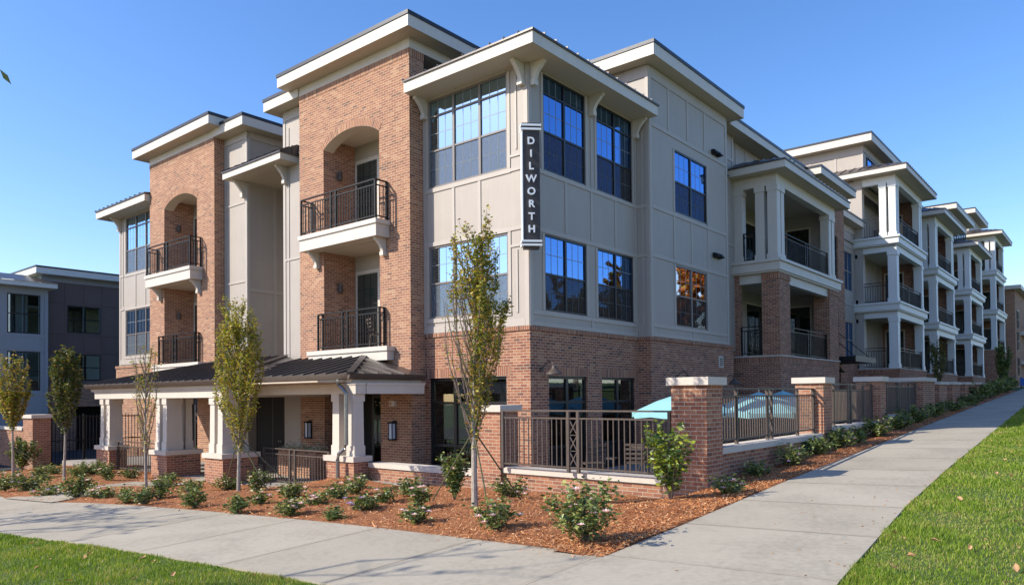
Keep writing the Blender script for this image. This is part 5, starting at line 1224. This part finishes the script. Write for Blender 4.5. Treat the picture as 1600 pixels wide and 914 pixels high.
SH = [
(-7.43, 10.96, 0.55, 0.51, 1, 'at the left edge of the planting bed'),
(-7.18, 10.06, 0.53, 0.79, 2, 'with purple blooms below the leftmost hornbeam'),
(-7.37, 8.20, 0.32, 0.44, 2, 'low and purple flowered beside the concrete path'),
(-5.72, 13.70, 0.41, 0.56, 0, 'right of the leftmost hornbeam trunk'),
(-5.09, 14.61, 0.31, 0.51, 0, 'in front of the tall brick gate pier'),
(-5.06, 12.85, 0.34, 0.64, 0, 'in front of the black gate'),
(-4.60, 13.02, 0.46, 0.65, 1, 'in front of the leftmost porch pedestal'),
(-5.13, 10.57, 0.49, 0.52, 1, 'right of the leftmost porch pedestal'),
(-4.40, 10.90, 0.29, 0.54, 0, 'under the short porch railing'),
(-7.26, 6.86, 0.53, 0.64, 1, 'at the path corner left of the thin hornbeam'),
(-7.14, 5.88, 0.30, 0.38, 1, 'second from the path corner, with one pink bloom'),
(-7.27, 4.43, 0.33, 0.38, 0, 'standing alone left of the thin hornbeam'),
(-7.21, 3.75, 0.34, 0.34, 0, 'just below the thin bare hornbeam'),
(-6.66, 4.28, 0.46, 0.44, 1, 'right of the thin bare hornbeam'),
(-5.03, 7.39, 0.41, 0.50, 0, 'dark, before the middle porch pedestal'),
(-5.29, 5.67, 0.32, 0.50, 0, 'dark and low on the path edge between two pedestals'),
(-7.10, 2.09, 0.41, 0.45, 0, 'round and bright, near the sidewalk below the wide pedestal'),
(-7.13, 0.63, 0.30, 0.42, 0, 'low and spreading beside the bushy yellow hornbeam'),
(-4.28, 5.93, 0.40, 0.46, 1, 'dark, at the foot of the wide porch pedestal'),
(-5.25, 3.03, 0.45, 0.47, 1, 'against the left end of the long porch railing'),
(-6.41, 1.06, 0.29, 0.34, 1, 'right of the bushy yellow hornbeam trunk'),
(-6.89, -0.55, 0.30, 0.44, 2, 'with pale blooms close to the sidewalk'),
(-5.60, 1.31, 0.31, 0.43, 1, 'in front of the middle of the porch railing'),
(-6.05, -0.07, 0.22, 0.39, 1, 'low, with one pink bloom below the porch railing'),
(-6.88, -1.67, 0.21, 0.30, 0, 'tiny and alone in the open mulch'),
(-5.58, 0.01, 0.34, 0.38, 1, 'in front of the downspout pedestal'),
(-4.96, 0.21, 0.38, 0.40, 2, 'at the foot of the galvanised downspout'),
(-6.07, -1.37, 0.28, 0.45, 2, 'with white and violet blooms below the low wall'),
(-5.42, -1.15, 0.30, 0.36, 1, 'in the shade patch on the low wall'),
(-4.84, -1.13, 0.36, 0.38, 0, 'against the middle of the left low wall'),
(-5.66, -2.22, 0.40, 0.30, 2, 'second left of the big staked hornbeam'),
(-6.63, -3.17, 0.30, 0.40, 2, 'spreading, left of the big staked hornbeam near the sidewalk'),
(-3.64, -2.38, 0.40, 0.56, 2, 'against the brick pier right of the staked hornbeam'),
(-6.51, -4.54, 0.41, 0.45, 2, 'right of the staked hornbeam, with pink blooms at its foot'),
(-6.76, -6.05, 0.71, 0.57, 3, 'largest of all, with big pink blooms, before the long low wall'),
(-3.01, -6.08, 0.29, 0.48, 2, 'sparse, with white blooms, right of the big corner pier'),
(-1.08, -5.77, 0.29, 0.51, 0, 'dark, in the shade of the railed wall'),
(0.62, -5.85, 0.44, 0.51, 2, 'with one violet and one white bloom, left of the second pier'),
(2.36, -5.66, 0.46, 0.59, 0, 'in front of the second brick pier'),
(3.91, -5.76, 0.52, 0.63, 2, 'with a white bloom, right of the second pier'),
(4.82, -5.87, 0.39, 0.45, 1, 'yellowish, below the second railing'),
(6.86, -5.86, 0.52, 0.72, 2, 'with violet blooms, left of the third pier'),
(8.88, -5.88, 0.49, 0.64, 2, 'with violet blooms, right of the third pier'),
(11.25, -5.90, 0.58, 0.77, 0, 'dark, at the foot of the wide brick pier'),
(13.76, -5.97, 0.54, 0.71, 0, 'dark, by the first narrow opening of the pillared wall'),
(17.15, -5.96, 0.46, 0.79, 1, 'dark, by the second narrow opening of the pillared wall'),
(20.90, -5.97, 0.51, 0.77, 1, 'dark, by the third narrow opening of the pillared wall'),
]
for i, (x, y, H, Wd, nf, lab) in enumerate(SH):
    dk = lab.startswith('dark'); pu = 'purple' in lab or 'violet' in lab
    big = 'largest' in lab
    shrub(x, y, H*(.92 if not big else 1.0), Wd*[1.35, 1.6, 1.75, 1.5][i % 4], int(nf*3) if nf else 0, 'camellia shrub ' + lab, 100+i, fmat='petalp' if pu else 'petal', size=.034 if x < 1 else .04, dens=.75 if x < 1 else .7)
shrub(-4.95, -2.3, .95, .5, 2, 'tall leafy shrub directly left of the tallest hornbeam trunk', 201, 'leafS', 'leafy_shrub', None, size=.036)
shrub(-3.85, -5.6, 1.2, .95, 0, 'upright shrub with bright yellow green tips against the big corner pier', 202, 'leafY', 'leafy_shrub', None, size=.045, dens=.36)
shrub(-4.7, 18.8, 1.1, 1.1, 0, 'broad dark green shrub at the far left edge against the brick wall', 203, 'leafS', 'leafy_shrub', None, size=.045)
for k, (x, y) in enumerate(((24, -5.95), (27, -5.95), (30, -5.9), (33, -5.9), (36, -5.7), (39, -5.4), (42, -5.0), (46, -4.6))):
    shrub(x, y, .8, 1.3, 0, 'dark rounded shrub in the shaded planting strip at the far end of the sidewalk', 220+k, 'leafS', 'dark_shrub', 'dark shrubs at the far end of the sidewalk', size=.06, dens=.35)
shrub(52, -3.9, 3.4, 1.3, 0, 'tall dark conical evergreen at the far end of the planting strip', 230, 'leafS', 'evergreen_shrub', None, size=.08, dens=.35)

# ------------------------------------------------------------------ fallen leaves
base = MB(); base.face([(-.5, -.35, 0), (.1, -.5, .25), (.6, 0, .1), (0, .1, 0)]); base.face([(.6, 0, .1), (.15, .48, .3), (-.5, .32, .05), (0, .1, 0)]); base.face([(-.5, .32, .05), (-.75, .0, .2), (-.5, -.35, 0), (0, .1, 0)])
lf = base.build('fallen_leaf', 'dry'); c_n = 0; spots = []
while len(spots) < 70:
    x = -8+RNG.random()**1.7*16; y = interp(ER_out, x)-RNG.random()*2.4; spots.append((x, y, hp(x, y)+.03, .06))
while len(spots) < 100:
    y = -5.5+RNG.random()*8; x = interp(EL_out, y)-RNG.random()*1.6; spots.append((x, y, hp(x, y)+.03, .05))
while len(spots) < 150:
    x = -8+RNG.random()*9; y = interp(ER_out, x)+RNG.random()**2.5*1.6; spots.append((x, y, zs_(x, y)+.002, .026))
for i, (x, y, z, s) in enumerate(spots):
    o = lf if i == 0 else lf.copy()
    if i: COL.objects.link(o)
    on = i >= 100
    tag(o, 'small dry brown leaf lying on the concrete sidewalk' if on else ('dry leaf caught in the lawn right of the long sidewalk' if i < 70 else 'dry leaf caught in the lawn at the lower left'), 'leaf', 'dry leaves on the sidewalk' if on else ('dry leaves in the right lawn' if i < 70 else 'dry leaves in the left lawn'))
    k = s*RNG.uniform(.6, 1.3); o.location = (x, y, z); o.rotation_euler = (RNG.normal(0, .3), RNG.normal(0, .3), RNG.uniform(0, 6.28)); o.scale = (k, k*.8, k)

# ------------------------------------------------------------------ far end of the street
bn = thing('blue_banner', 'blue banner panel on posts at the far right end of the sidewalk', 'banner', (44, -4.0, 2.0))
b = MB(); b.box(44, 44.04, -6.6, -5.6, 2.0, 2.5); b.build('panel', 'blue', bn)
for y in (-6.55, -5.65): b = MB(); b.tube([(44.07, y, 1.7), (44.07, y, 2.55)], .03, 8); b.build('post', 'black', bn)
